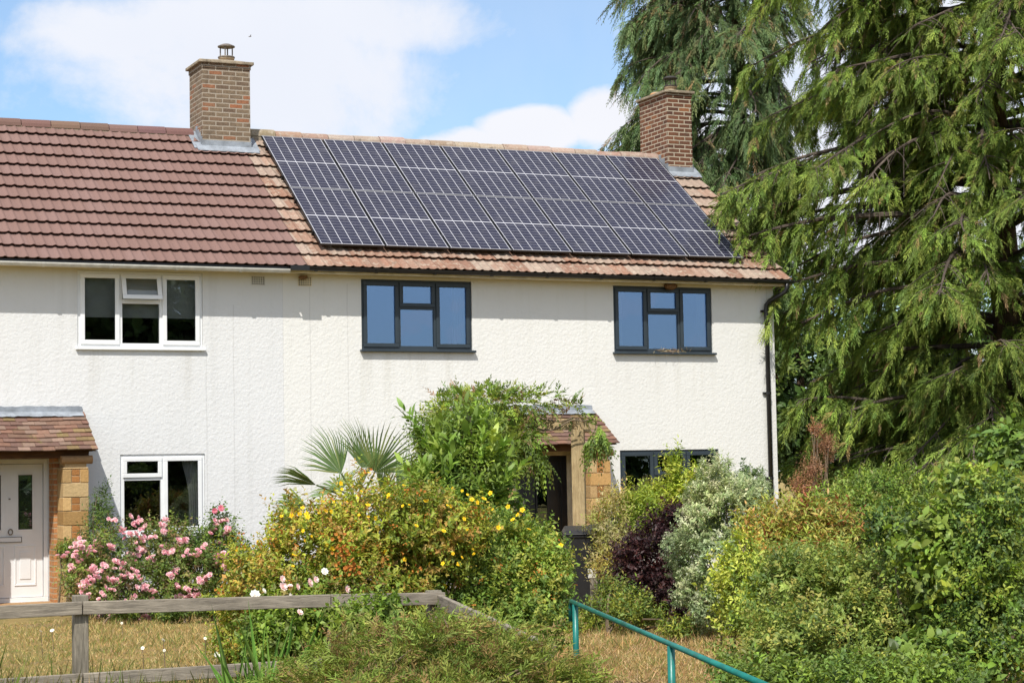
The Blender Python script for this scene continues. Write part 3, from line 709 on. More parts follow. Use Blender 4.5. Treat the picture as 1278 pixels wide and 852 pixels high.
# ------------------------------------------------------------------ solar panels: two rows of seven
PW, PHt, PT = 1.038, 1.755, .035
x0p, yrp, zrp = .5845, -.05, 5.242
def make_panel():
    root = thing('solar_panel', 'x', 'solar panel', (0, 0, 0), 'solar panels on the right roof')
    fr = MB(); w_ = .012
    rect_frame_l = lambda: None
    for a, b, c, d in ((0, PW, 0, w_), (0, PW, PHt-w_, PHt), (0, w_, w_, PHt-w_), (PW-w_, PW, w_, PHt-w_)):
        fr.box(a, b, c, d, -PT, -.005, 1); fr.box(a, b, c, d, -.0045, .0, 1 if d-c > 1 else 0)
    fr.build('frame', [m_frame, m_black], root)
    me = bpy.data.meshes.new('cells'); i = w_
    me.from_pydata([(i, i, -.003), (PW-i, i, -.003), (PW-i, PHt-i, -.003), (i, PHt-i, -.003), (i, i, -.012), (PW-i, i, -.012), (PW-i, PHt-i, -.012), (i, PHt-i, -.012)], [], [(0, 1, 2, 3), (7, 6, 5, 4), (0, 4, 5, 1), (1, 5, 6, 2), (2, 6, 7, 3), (3, 7, 4, 0)])
    uv = me.uv_layers.new(name='cells'); mg = .010
    for lp in me.loops:
        v = me.vertices[lp.vertex_index].co
        uv.data[lp.index].uv = ((v.x-i-mg)/(PW-2*i-2*mg)*6, (v.y-i-mg)/(PHt-2*i-2*mg)*20)
    me.materials.append(m_pv); link('cells', me, root)
    for cx, cy in ((-.010, .38), (-.010, 1.38)):
        c = MB(); c.box(cx-.008, cx+.008, cy-.025, cy+.025, -.030, .004); c.build('clamp', m_black, root)
    for yy in (.38, 1.38):
        c = MB(); c.box(-.02, PW+.02, yy-.02, yy+.02, -.080, -.040); c.build('mounting_rail', m_black, root)
    return root
proto = make_panel()
Rm = Matrix(((1, 0, 0), (0, CS, -SN), (0, SN, CS))).to_euler()
ordn = ['nearest the left chimney', 'second from the left chimney', 'third from the left', 'in the middle', 'third from the right', 'second from the right chimney', 'nearest the right chimney']
ordb = ['at the far left end', 'second from the left end', 'third from the left end', 'in the middle', 'third from the right end', 'second from the right end', 'at the far right end']
first = True
for row in range(2):
    for k in range(7):
        o = proto if first else copy_tree(proto); first = False
        p = np.array([x0p+k*(PW+.02), yrp, zrp]) + e_s*row*(PHt+.02)
        o.location = p; o.rotation_euler = Rm
        o['label'] = ('dark blue solar panel in the upper row below the ridge, ' + ordn[k]) if row else ('dark blue solar panel in the lower row above the gutter, ' + ordb[k])

# ------------------------------------------------------------------ small things on the house
def nest(x, r, label, seed):
    rg = np.random.default_rng(seed); mb = MB(); n = 18; prof = [(.02, -.30), (.45, -.26), (.78, -.12), (.95, .08), (1.0, .30), (.9, .42), (.55, .40)]
    mb.lathe([(a*r, b*r*1.1) for a, b in prof], (0, 0, 0), n)
    o = mb.build('birds_nest', m_mud, None, smooth=True)
    for v in o.data.vertices:
        v.co *= 1+rg.normal(0, .05)
    o.location = (x, -.07, 4.71); o.scale = (1, .8, 1)
    tag(o, label, 'nest')
nest(6.56, .115, 'round brown mud nest under the gutter above the right upper window', 1)
nest(.30, .07, 'small brown mud nest under the gutter beside the party wall', 2)

# ------------------------------------------------------------------ leaves and shrubs
def norm(a): return a/(np.linalg.norm(a, axis=-1, keepdims=True)+1e-9)
class Leaves:
    def __init__(s): s.P = []; s.A = []; s.N = []; s.L = []; s.W = []; s.Cc = []; s.fold = []
    def add(s, P, A, N, L, W, Cc, fold=.15):
        n = len(P); s.P.append(P); s.A.append(norm(A)); s.N.append(N); s.L.append(np.broadcast_to(L, (n,)).copy()); s.W.append(np.broadcast_to(W, (n,)).copy()); s.Cc.append(np.broadcast_to(Cc, (n, 3)).copy()); s.fold.append(np.full(n, fold)); return s
    def build(s, name, mat, parent=None, fine=False):
        P, A, N, L, W, Cc, fo = map(np.concatenate, (s.P, s.A, s.N, s.L, s.W, s.Cc, s.fold))
        S_ = norm(np.cross(A, N)); N2 = norm(np.cross(S_, A)); n = len(P); L = L[:, None]; W = W[:, None]; fo = fo[:, None]
        if fine:                                               # six-point leaf, four triangles
            V = np.stack([P, P+A*L*.32+S_*W*.5+N2*W*fo, P+A*L*.70+S_*W*.36+N2*W*fo*.5, P+A*L-N2*L*.10, P+A*L*.70-S_*W*.36+N2*W*fo*.5, P+A*L*.32-S_*W*.5+N2*W*fo], 1)
            T = np.array([[0, 1, 5], [1, 2, 4], [1, 4, 5], [2, 3, 4]]); nv = 6
        else:
            V = np.stack([P, P+A*L*.45+S_*W*.5+N2*W*fo, P+A*L-N2*L*.08, P+A*L*.45-S_*W*.5+N2*W*fo], 1); T = np.array([[0, 1, 2], [0, 2, 3]]); nv = 4
        off = np.zeros(3) if parent is None else WL.get(parent, np.zeros(3))
        V = (V-off).reshape(-1, 3).astype(np.float32); F = (np.arange(n)[:, None, None]*nv+T[None]).reshape(-1).astype(np.int32); nf = len(F)//3
        me = bpy.data.meshes.new(name); me.vertices.add(len(V)); me.vertices.foreach_set('co', V.ravel())
        me.loops.add(len(F)); me.loops.foreach_set('vertex_index', F)
        me.polygons.add(nf); me.polygons.foreach_set('loop_start', np.arange(nf, dtype=np.int32)*3)
        me.update(calc_edges=True)
        a = me.attributes.new('tint', 'FLOAT_COLOR', 'POINT'); cc = np.ones((n*nv, 4), np.float32); cc[:, :3] = np.repeat(np.clip(Cc, 0, 1), nv, 0); a.data.foreach_set('color', cc.ravel())
        me.materials.append(mat)
        return link(name, me, parent)

def pick(rg, pal, n, wt=None, jit=.15):
    pal = np.array(pal); i = rg.choice(len(pal), n, p=None if wt is None else np.array(wt)/np.sum(wt))
    return pal[i]*(1+rg.normal(0, jit, (n, 1)))*(1+rg.normal(0, jit*.35, (n, 3)))

def clump(P, f, seed):
    a = np.sin(P[:, 0]*f+seed)+np.sin(P[:, 1]*f*1.1+seed*2)+np.sin(P[:, 2]*f*1.3+seed*3)+np.sin((P[:, 0]-P[:, 2])*f*.7+seed*5)
    return a/4
def shoots(LV, rg, P, D, slen, nl, ll, lw, pal, wt=None, droop=.0, spread=.9, axis=.45, jit=.14, fold=.15, tip=1.0):
    """leafy shoots: nl leaves set spirally along each stem"""
    n = len(P); D = norm(D); sl = slen*rg.uniform(.6, 1.3, n); base = pick(rg, pal, n, wt, jit)
    q_ = clump(P, 6.0, rg.uniform(0, 6))[:, None]; base = base*(1+.24*q_)+q_*base*np.array([.16, .03, -.04])
    ref = np.where(np.abs(D[:, 2:3]) < .9, np.array([[0, 0, 1.]]), np.array([[1., 0, 0]])); X = norm(np.cross(D, ref)); Y = np.cross(D, X)
    ph = rg.uniform(0, 6.28, n)
    for k in range(nl):
        t = (k+.6)/nl; th = ph+k*2.4+rg.normal(0, .3, n)
        pos = P + D*(sl*t)[:, None]; pos[:, 2] -= droop*sl*t*t
        out = X*np.cos(th)[:, None]+Y*np.sin(th)[:, None]
        A = norm(D*axis*(.6+.9*t) + out*spread + rg.normal(0, .22, (n, 3))); A[:, 2] -= droop*.5
        N = norm(D + np.array([0, 0, .7]) + rg.normal(0, .35, (n, 3)))
        sc = np.clip(rg.lognormal(-.08, .30, n), .45, 1.8)*(1-(.25*t))
        LV.add(pos, A, N, ll*sc, lw*sc, base*(1+rg.normal(0, .10, (n, 1))), fold)

def lobe_points(rg, lobes, n, inner=.62, up=.0, minz=.03):
    """points in the outer layers of a union of ellipsoids, with their outward directions"""
    c = np.array([l[0] for l in lobes], float); r = np.array([l[1] for l in lobes], float)
    area = (r[:, 0]*r[:, 1]+r[:, 1]*r[:, 2]+r[:, 0]*r[:, 2]); w_ = area/area.sum()
    Ps, Ds = [], []; got = 0; i0 = rg.uniform(0, 6)
    while got < n:
        m_ = int((n-got)*1.8)+50; i = rg.choice(len(lobes), m_, p=w_); d = norm(rg.normal(0, 1, (m_, 3))); d[:, 2] += up; d = norm(d)
        bump = 1+.14*np.sin(d[:, 0]*6+i*1.7+d[:, 2]*3)+.13*np.sin(d[:, 2]*8+d[:, 1]*5+i)+.09*np.sin(d[:, 0]*13+d[:, 2]*11+i*2)
        q = rg.uniform(inner**2, 1, m_)**.5*bump; p = c[i]+d*r[i]*q[:, None]
        k = p[:, 2] > minz
        for j in range(len(lobes)):
            e = np.linalg.norm((p-c[j])/r[j], axis=1); k &= (i == j) | (e > inner*.92)
        k &= ~((clump(p, 5.0/max(.5, r.mean()), i0) > .34) & (q > .72))
        Ps.append(p[k]); Ds.append(norm(d[k]/r[i[k]]*r[i[k]].mean(1, keepdims=True))); got += k.sum()
    return np.concatenate(Ps)[:n], np.concatenate(Ds)[:n]

def stems(root, rg, base, lobes, n, r0=.016, mat=None, spread=.12, name='stems'):
    mb = MB()
    for i in range(n):
        c, r = lobes[rg.integers(len(lobes))]; d = norm(rg.normal(0, 1, 3)); d[2] = abs(d[2])*.8
        e = np.array(c)+d*np.array(r)*rg.uniform(.4, .85); b = np.array([base[0]+rg.normal(0, spread), base[1]+rg.normal(0, spread), 0.0])
        m_ = (b+e)/2+rg.normal(0, .06, 3); m_[2] += .10
        mb.tube([b, b*.6+m_*.4+rg.normal(0, .02, 3), m_, m_*.4+e*.6+rg.normal(0, .03, 3), e], [r0, r0*.85, r0*.65, r0*.45, r0*.2], 5)
    return mb.build(name, mat or m_twig, root)

def shrub(name, label, cat, seed, lobes, nsh, slen, nl, ll, lw, pal, wt=None, mat=None, group=None, up=.35, inner=.62, droop=0., spread=.9, axis=.45, fine=False, nst=14, base=None, jit=.14, rand=.4, leafname='foliage', extra=None, fold=.15):
    rg = np.random.default_rng(seed); lb = [(np.array(c, float), np.array(r, float)) for c, r in lobes]
    b = base if base is not None else np.mean([c for c, r in lb], 0); root = thing(name, label, cat, (float(b[0]), float(b[1]), 0.0), group)
    LV = Leaves(); P, D = lobe_points(rg, lb, nsh, inner)
    D = norm(D+np.array([0, 0, up])+rg.normal(0, rand, D.shape)); P = P-D*slen*.5
    shoots(LV, rg, P, D, slen, nl, ll, lw, pal, wt, droop, spread, axis, jit, fold)
    if extra: extra(LV, rg, lb)
    LV.build(leafname, mat or m_leaf, root, fine)
    if nst: stems(root, rg, b, lb, nst)
    return root, lb, rg

def L(px, py, D, rw, rh, rd=None):                            # a lobe seen at (px, py), radii rw x rh pixels there, at depth D
    k = D/FPX; rr = (rw*k, (rd if rd else (rw+rh)/2*k), rh*k); return (at(px, py, D), rr)

# flower heads built once and hung on the plants as parts
def flower_mesh(name, seed, petals, r, cols, centre, n=1, spread=0.0, cup=.5, layers=1):
    rg = np.random.default_rng(seed); LV = Leaves()
    for q in range(n):
        c = rg.normal(0, spread, 3)*np.array([1, 1, .7]); up = norm(np.array([rg.normal(0, .5), -.6+rg.normal(0, .5), .8])); X = norm(np.cross(up, [0.3, 1, .2])); Y = np.cross(up, X)
        for ly in range(layers):
            th = np.arange(petals)/petals*2*math.pi+rg.uniform(0, 6); rr = r*(1-.28*ly); cu = cup+.5*ly
            A = X*np.cos(th)[:, None]+Y*np.sin(th)[:, None]+up*cu
            LV.add(np.tile(c+up*.004*ly, (petals, 1)), A, np.tile(up, (petals, 1)), rr, rr*.95, pick(rg, cols, petals, None, .08), -.12)
        if centre is not None:
            th = np.arange(5)/5*6.28; A = X*np.cos(th)[:, None]+Y*np.sin(th)[:, None]+up*.8
            LV.add(np.tile(c+up*r*.1, (5, 1)), A, np.tile(up, (5, 1)), r*.35, r*.3, np.array(centre), 0)
    P, A, N, Ll, W, Cc, fo = map(np.concatenate, (LV.P, LV.A, LV.N, LV.L, LV.W, LV.Cc, LV.fold))
    o = LV.build(name, m_petal, None, True); me = o.data; bpy.data.objects.remove(o); return me
roseM = [flower_mesh('rose_cluster', s, 7, .034, [(.70, .40, .44), (.76, .52, .54), (.64, .30, .38), (.78, .62, .61), (.74, .50, .50)], None, 6, .028, .5, 3) for s in range(5)]
bigroseM = [flower_mesh('rose', 40+s, 8, .055, c, None, 1, 0, .45, 4) for s, c in enumerate([[(.80, .62, .60), (.84, .70, .66)], [(.82, .78, .72), (.84, .80, .74)], [(.74, .36, .40), (.66, .22, .32)]])]
yelM = [flower_mesh('yellow_flower', 60+s, 5, .025, [(.86, .63, .03), (.84, .56, .02)], (.62, .36, .02), 1, 0, .25, 1) for s in range(3)]
orgM = [flower_mesh('orange_seedhead', 70+s, 6, .018, [(.44, .17, .035), (.46, .24, .05), (.36, .12, .03)], None, 5, .035, .8, 1) for s in range(3)]
whiteM = [flower_mesh('white_flower', 80+s, 9, .026, [(.82, .80, .74)], (.7, .5, .08), 1, 0, .1, 1) for s in range(3)]
def hang(root, name, meshes, pts, rg, sc=(.8, 1.2), label=None):
    off = WL[root]
    for i, p in enumerate(pts):
        o = link(name, meshes[rg.integers(len(meshes))], root, tuple(np.asarray(p)-off)); s = rg.uniform(*sc); o.scale = (s, s, s); o.rotation_euler = (rg.uniform(-.6, .6), rg.uniform(-.6, .6), rg.uniform(-.9, .9))
        if label: o['label'] = label
def surface(rg, lobes, n, out=1.02, toward=True):
    """points on the side of the lobes that faces the road"""
    pts = []
    while len(pts) < n:
        P, D = lobe_points(rg, lobes, 60, .97)
        view = norm(CAM-P)
        for p, d, v in zip(P, D, view):
            if d@v > .15 and len(pts) < n: pts.append(p+d*.03)
    return pts

# greens (linear albedo)
G_MID = [(.105, .175, .032), (.130, .205, .038), (.085, .145, .030), (.155, .215, .042)]
G_YEL = [(.21, .26, .035), (.25, .29, .04), (.16, .215, .03), (.28, .29, .05)]
G_DRK = [(.050, .095, .024), (.060, .115, .027), (.072, .130, .032)]
G_LIME = [(.165, .265, .035), (.20, .30, .04), (.13, .22, .035)]

# --- bed below the left house wall
ros, lb, rg = shrub('rose_bush', 'rose bush covered in pale pink clusters under the left ground floor window', 'bush', 21,
    [L(140, 705, 25.3, 46, 52), L(205, 690, 25.6, 62, 42), L(235, 715, 25.2, 45, 42), L(170, 735, 24.9, 70, 34), L(105, 722, 25.0, 26, 36)], 2600, .20, 8, .052, .030,
    G_MID+[(.17, .19, .05), (.21, .16, .07)], up=.5)
hang(ros, 'flower', roseM, surface(rg, lb, 88), rg, (.9, 1.45))
sh, lb, rg = shrub('evergreen_bush', 'dark green bush below the window behind the pink rose bush', 'bush', 22,
    [L(275, 690, 26.0, 50, 34), L(225, 680, 26.3, 50, 26), L(290, 725, 25.5, 30, 40)], 1500, .18, 8, .045, .024, G_DRK+G_MID[:2], up=.4)
tr, lb, rg = shrub('tall_rose', 'tall rose with a few deep pink blooms beside the window', 'plant', 23, [L(283, 675, 25.6, 20, 40), L(272, 655, 25.6, 14, 22)], 240, .22, 7, .05, .03, G_MID, nst=6)
hang(tr, 'flower', roseM, [at(272, 652, 25.5), at(283, 660, 25.45), at(268, 661, 25.5), at(282, 668, 25.4)], rg, (1.1, 1.4))
hang(tr, 'flower', [bigroseM[2]], [at(268, 637, 25.5), at(276, 634, 25.5)], rg)
wd, lb, rg = shrub('climbing_weed', 'dark upright leafy plant between the stone pier and the window', 'plant', 24, [L(126, 670, 26.6, 20, 40), L(127, 630, 26.6, 11, 26), L(118, 690, 26.5, 22, 26)], 420, .20, 9, .055, .020, G_DRK, up=1.0, nst=8)
for i, (a, b) in enumerate(((84, 690), (150, 760), (215, 762), (262, 758))):
    shrub('ground_plant', ['low green weed at the foot of the stone pier by the white door', 'low leafy plant at the left front of the pink rose bush', 'low plant under the middle of the pink rose bush', 'low yellowish plant at the right front of the pink rose bush'][i], 'plant', 30+i,
          [L(a, b, 24.7-(.6 if i else -1.2), 24 if i else 14, 12)], 260, .14, 7, .045, .018, G_MID+G_YEL[:1], up=.8, nst=4)

# --- palm
rg = np.random.default_rng(50); pc = at(448, 628, 19.5); palm = thing('fan_palm', 'fan palm with blue-green fronds against the white wall', 'palm', (pc[0], pc[1], 0))
tb = MB(); tb.tube([(pc[0], pc[1], 0), (pc[0]+.02, pc[1], .6), (pc[0], pc[1], pc[2]+.05)], [.10, .09, .07], 10); tb.build('trunk', m_bark, palm)
def frond(tipdir, plen, r, span, nseg, tilt):
    d = norm(np.array(tipdir, float)); b = np.array([pc[0], pc[1], pc[2]-.05]); e = b+d*plen; e[2] -= .06*plen
    mb = MB(); mb.tube([b, (b+e)/2+np.array([0, 0, .03]), e], [.016, .012, .009], 5, 0, True)
    LV = Leaves(); side = norm(np.cross(d, [0, 0, 1.0])); upv = np.cross(side, d); rl = rg.uniform(.5, 1.3)*rg.choice([-1, 1]); side = norm(side*math.cos(rl)+upv*math.sin(rl)); upv = np.cross(side, d); fd = norm(d*math.cos(tilt)-upv*math.sin(tilt)*.6)
    th = np.linspace(-span/2, span/2, nseg); A = fd*np.cos(th)[:, None]+side*np.sin(th)[:, None]; nrm = np.cross(side, fd)
    Lr = r*(.72+.28*np.cos(th*.9))*rg.uniform(.92, 1.05, nseg); A = A+nrm*(.05*np.abs(np.sin(th))[:, None])
    A[:, 2] -= .12*rg.uniform(.3, 1, nseg)
    LV.add(np.tile(e, (nseg, 1)), A, np.tile(nrm, (nseg, 1)), Lr, .021, pick(rg, [(.10, .17, .055), (.12, .20, .06), (.08, .14, .045), (.19, .24, .08)], nseg, None, .1), .35)
    o = LV.build('frond', m_leafg, palm, True); s_ = mb.build('stalk', m_leafg, o, cols=True)
    at_ = s_.data.color_attributes['tint']; at_.data.foreach_set('color', np.tile([.10, .14, .05, 1], len(s_.data.vertices)).astype(np.float32))
rt = np.array([r_[0], r_[1], 0]); fw_ = np.array([f_[0], f_[1], 0])
for (rx, fz, uz, pl, r, sp_a, tilt) in ((-.35, -.2, .8, .42, .55, 1.9, .2), (.35, -.1, .8, .42, .55, 2.3, .1), (.05, .3, 1.0, .45, .55, 2.2, .1), (.12, -.5, .75, .30, .52, 2.4, .3), (-.85, -.1, .55, .50, .45, 1.0, .3), (-.95, .2, .12, .55, .50, 1.5, .5),
                                        (-1.0, -.2, -.10, .52, .48, 1.4, .6), (.8, .2, .5, .45, .50, 2.0, .3), (.3, .8, .5, .4, .5, 2.0, .3), (-.5, .7, .5, .4, .5, 2.0, .3), (.55, -.5, .4, .35, .48, 1.9, .4)):
    frond(rt*rx+fw_*fz+np.array([0, 0, uz]), pl, r, sp_a, 24, tilt)

# --- bushes round the fence corner
HD = 16.5
hyp, lb, rg = shrub('flowering_bush', 'big bush with yellow flowers and orange seedheads behind the fence', 'bush', 61,
    [L(470, 660, HD, 82, 62), L(395, 690, HD, 78, 66), L(335, 735, HD-.2, 60, 62), L(430, 745, HD-.3, 115, 72), L(545, 665, HD, 66, 62), L(400, 830, HD, 110, 80), L(300, 790, HD, 40, 60)], 7600, .17, 9, .050, .025,
    [(.26, .32, .04), (.31, .35, .045), (.20, .27, .035), (.36, .30, .055), (.16, .235, .035), (.32, .22, .05)], up=.5, inner=.55)
hang(hyp, 'flower', yelM, surface(rg, lb[:1]+lb[1:2]+lb[4:5], 90), rg, (.5, 1.05))
hang(hyp, 'seedhead', orgM, surface(rg, lb[:5], 64), rg, (.4, .9))
hang(hyp, 'seedhead', orgM, [at(432+rg.normal(0, 9), 693+rg.normal(0, 12), HD-.9) for _ in range(14)], rg, (.8, 1.4))
pr, lb, rg = shrub('rose_bush', 'light green rose bush with large white and blush blooms over the top rail', 'bush', 62,
    [L(350, 795, 15.6, 55, 40), L(400, 770, 15.8, 60, 30), L(345, 752, 15.9, 40, 20), L(452, 768, 14.2, 50, 20), L(478, 752, 14.3, 24, 14)], 1200, .18, 8, .055, .034, G_LIME+[(.15, .20, .05)], up=.6)
for (a, b, m_) in ((329, 737, 1), (353, 732, 0), (362, 731, 0), (371, 732, 0), (386, 727, 0), (394, 723, 0), (405, 713, 1), (433, 735, 0), (374, 764, 0), (458, 767, 0), (463, 763, 0), (352, 722, 0), (479, 785, 1), (509, 809, 1), (318, 742, 1), (362, 744, 1)):
    hang(pr, 'flower', [bigroseM[m_]], [at(a, b, 14.9 if b < 750 else 14.2)], rg, (.40, .85))
ber, lb, rg = shrub('berry_bush', 'dense small-leaved green bush with red tips behind the sloping rail', 'bush', 63,
    [L(580, 690, 17.0, 84, 66), L(645, 722, 17.2, 58, 76), L(560, 745, 16.8, 95, 66), L(630, 790, 16.6, 84, 74), L(688, 735, 17.0, 26, 52), L(520, 800, 16.8, 90, 66)], 6800, .16, 9, .046, .025,
    [(.135, .225, .036), (.165, .26, .042), (.10, .18, .032), (.22, .29, .046), (.27, .30, .055)], up=.45)
hang(ber, 'berry_spray', orgM, surface(rg, lb, 44), rg, (.35, .7))
hang(ber, 'flower', yelM, [at(604, 622, 16.6), at(612, 615, 16.6), at(646, 642, 16.6), at(652, 636, 16.6), at(640, 648, 16.5), at(634, 632, 16.6), at(660, 660, 16.6), at(700, 680, 16.9), at(622, 658, 16.2)], rg, (.9, 1.3))
la, lb, rg = shrub('laurel_shrub', 'tall shrub with big bright green leaves beside the palm', 'shrub', 64,
    [L(555, 590, 17.5, 34, 46), L(600, 585, 17.5, 38, 40), L(560, 545, 17.5, 24, 36), L(610, 560, 17.5, 26, 30), L(612, 605, 17.4, 26, 34), L(540, 625, 17.3, 36, 44), L(525, 530, 17.5, 8, 22), L(590, 525, 17.5, 10, 22)], 120, .34, 13, .135, .046,
    [(.165, .27, .045), (.20, .31, .05), (.135, .23, .04), (.24, .34, .06)], mat=m_leafg, up=1.4, rand=.25, fine=True, spread=.75, axis=.8, nst=12)
sm, lb, rg = shrub('leafy_shrub', 'mid green feathery shrub behind the bright laurel shrub', 'shrub', 65,
    [L(585, 605, 17.6, 54, 56), L(540, 640, 17.4, 46, 46), L(612, 635, 17.6, 34, 46), L(590, 550, 17.8, 44, 42), L(540, 560, 17.9, 34, 36), L(680, 715, 17.8, 24, 50), L(650, 690, 17.9, 34, 40)], 3000, .20, 9, .060, .024, G_MID+G_LIME, up=.4)

# --- sprawling conifer in front of the fence corner
def sprays(LV, rg, P, D, slen, npair, ll, lw, pal, wt=None, droop=.35, jit=.15, flat=None):
    """flat feathery sprays: paired leaflets along a drooping axis"""
    n = len(P); D = norm(D); sl = slen*rg.uniform(.6, 1.3, n); base = pick(rg, pal, n, wt, jit)*(1+.30*clump(P, 3.2, rg.uniform(0, 6)))[:, None]
    ref = norm(rg.normal(0, .5, (n, 3))+np.array([0, 0, 1.0])) if flat is None else norm(rg.normal(0, .25, (n, 3))+flat)
    side = norm(np.cross(D, ref)); N = np.cross(side, D)
    for k in range(npair):
        t = (k+.3)/npair; pos = P+D*(sl*t)[:, None]; pos[:, 2] -= droop*sl*t*t
        sc = (1-.62*t)*(.55+.9*min(1, t*3))
        for sgn in (-1, 1):
            A = D*.9+side*sgn*.55+rg.normal(0, .20, (n, 3)); A[:, 2] -= droop*(.4+t)
            s_ = rg.uniform(.7, 1.25, n)*sc
            LV.add(pos, A, N+rg.normal(0, .3, (n, 3)), ll*s_, lw*(.6+.4*s_), base*(1+rg.normal(0, .12, (n, 1))), .1)
    pos = P+D*sl[:, None]; pos[:, 2] -= droop*sl; A = D.copy(); A[:, 2] -= droop*1.2
    LV.add(pos, A, N, ll*.8, lw*.7, base, .1)
rg = np.random.default_rng(71); jb = at(560, 900, 9.8); jun = thing('juniper_bush', 'sprawling feathery conifer bush in front of the fence corner', 'bush', (jb[0], jb[1], 0))
LV = Leaves(); jl = [L(470, 835, 10.3, 95, 58), L(560, 815, 10.0, 90, 58), L(640, 830, 9.8, 75, 45), L(700, 860, 9.6, 70, 40), L(400, 860, 10.5, 90, 40), L(560, 880, 9.6, 190, 60)]
P, D = lobe_points(rg, jl, 5200, .45, minz=.1); D = norm(D*.7+np.array([0, 0, .35])+rt*rg.normal(.25, .5, (len(P), 1))+rg.normal(0, .3, D.shape)); P = P-D*.08
sprays(LV, rg, P, D, .20, 7, .042, .0085, [(.15, .21, .036), (.19, .25, .042), (.12, .17, .032), (.25, .25, .06), (.23, .16, .06)], None, .35)
LV.build('foliage', m_needle, jun); mb = MB()
for i in range(60):
    c, r = jl[rg.integers(len(jl))]; d = norm(rg.normal(0, 1, 3)); e = np.array(c)+d*np.array(r)*.9; b = np.array([jb[0]+rg.normal(0, .3), jb[1]+rg.normal(0, .2), max(.2, jb[2])]); m_ = (b+e)/2+rg.normal(0, .05, 3)
    mb.tube([b, m_, e], [.012, .008, .003], 5)
mb.build('stems', m_twig, jun)

# --- pergola and climber in front of the dark door
a1 = at(721, 532, 26.3); yawp = rad(-33); ex = np.array([math.cos(yawp), math.sin(yawp), 0]); ey = np.array([-math.sin(yawp), math.cos(yawp), 0])
per = thing('pergola', 'pale timber post and beam frame in front of the dark front door', 'pergola', (a1[0], a1[1], 0))
b = MB(); b.obox((a1[0], a1[1], (a1[2]-.04)/2), ex*.085, ey*.085, (0, 0, (a1[2]-.04)/2)); b.build('post', m_perg, per, bevel=.006)
b = MB(); bc = np.array([a1[0], a1[1], a1[2]+.03])-ex*.62; b.obox(bc, ex*.86, ey*.04, (0, 0, .075)); b.build('beam', m_perg, per, bevel=.006)
b = MB(); bc2 = np.array([a1[0], a1[1], a1[2]+.02])+ey*.9-ex*.05; b.obox(bc2, ex*.04, ey*.86, (0, 0, .07)); b.build('beam', m_perg, per, bevel=.006)
p2 = np.array([a1[0], a1[1], 0])-ex*1.35; b = MB(); b.obox((p2[0], p2[1], (a1[2]-.05)/2), ex*.085, ey*.085, (0, 0, (a1[2]-.05)/2)); b.build('post', m_perg, per, bevel=.006)
rg = np.random.default_rng(81); cl_ = thing('climbing_rose', 'rambling climber with bare twisted stems on the pergola beam', 'climber', (p2[0]-.3, p2[1], 0))
LV = Leaves(); cz = [L(600, 520, 25.8, 44, 30), L(655, 505, 26.0, 40, 18), L(570, 515, 25.6, 32, 22), L(640, 548, 25.7, 34, 18), L(715, 512, 26.2, 14, 13), L(600, 500, 25.8, 60, 14), L(560, 535, 25.4, 44, 24), L(610, 560, 25.5, 40, 26)]
P, D = lobe_points(rg, cz, 1500, .3); sprays(LV, rg, P, norm(D+rg.normal(0, .5, D.shape)), .22, 5, .065, .024, G_MID+G_LIME+G_YEL[:2]+[(.22, .15, .07)], None, .25)
cz2 = [L(743, 545, 25.9, 14, 20), L(660, 545, 25.7, 20, 14), L(672, 572, 25.7, 12, 18), L(640, 565, 25.6, 34, 12)]
P, D = lobe_points(rg, cz2, 260, .2); D = norm(D*.5+np.array([0, 0, -.8])+rg.normal(0, .35, D.shape)); sprays(LV, rg, P, D, .26, 6, .07, .026, G_LIME+G_MID, None, .4)
LV.build('foliage', m_leaf, cl_); mb = MB()
def wander(a, b, n, amp, r0, r1):
    a, b = np.array(a), np.array(b); pts = []; ph = rg.uniform(0, 6, 4)
    for i in range(n+1):
        t = i/n; p = a*(1-t)+b*t; w_ = math.sin(math.pi*t)**.5
        p = p+amp*w_*np.array([math.sin(t*9+ph[0])*.6, math.sin(t*7+ph[1])*.6, math.sin(t*11+ph[2])]); pts.append(p)
    mb.tube(pts, list(np.linspace(r0, r1, n+1)), 6)
for (x1, y1, x2, y2, rr) in ((618, 536, 716, 520, .022), (640, 540, 735, 524, .018), (622, 530, 690, 505, .012), (655, 528, 640, 495, .008), (668, 530, 672, 500, .007), (690, 528, 698, 497, .008), (700, 524, 716, 493, .007), (650, 520, 680, 505, .009), (600, 545, 575, 500, .008), (630, 520, 652, 490, .006), (735, 525, 750, 578, .006), (610, 540, 590, 482, .006), (560, 520, 540, 505, .005), (645, 535, 668, 560, .009)):
    wander(at(x1, y1, 26.0), at(x2, y2, 26.0), 12, .05, rr, rr*.4)
wander((p2[0]-.3, p2[1]-.15, 0), at(612, 540, 26.0), 14, .06, .03, .022)
mb.build('stems', m_twig, cl_, smooth=True)

# --- shrubs right of the door
yel, lb, rg = shrub('golden_shrub', 'yellow-green leafy shrub under the right ground floor window', 'shrub', 91,
    [L(800, 652, 24.6, 36, 40), L(858, 642, 24.8, 36, 48), L(840, 596, 24.9, 8, 32), L(871, 602, 24.9, 8, 24), L(822, 622, 24.8, 16, 20), L(862, 615, 24.8, 22, 24)], 1700, .24, 10, .072, .026, [(.22, .31, .035), (.28, .36, .045), (.18, .27, .032), (.33, .36, .06)], up=1.0, rand=.3, nst=12)
pal, lb, rg = shrub('pale_shrub', 'wispy pale yellow shrub between the stone pier and the purple shrub', 'shrub', 92,
    [L(763, 655, 24.2, 28, 34), L(776, 690, 23.6, 32, 30), L(768, 625, 24.4, 12, 20), L(750, 705, 23.4, 14, 22)], 780, .22, 9, .06, .016, [(.33, .30, .10), (.36, .33, .07), (.27, .29, .06), (.40, .34, .15)], up=.8, rand=.45, nst=10)
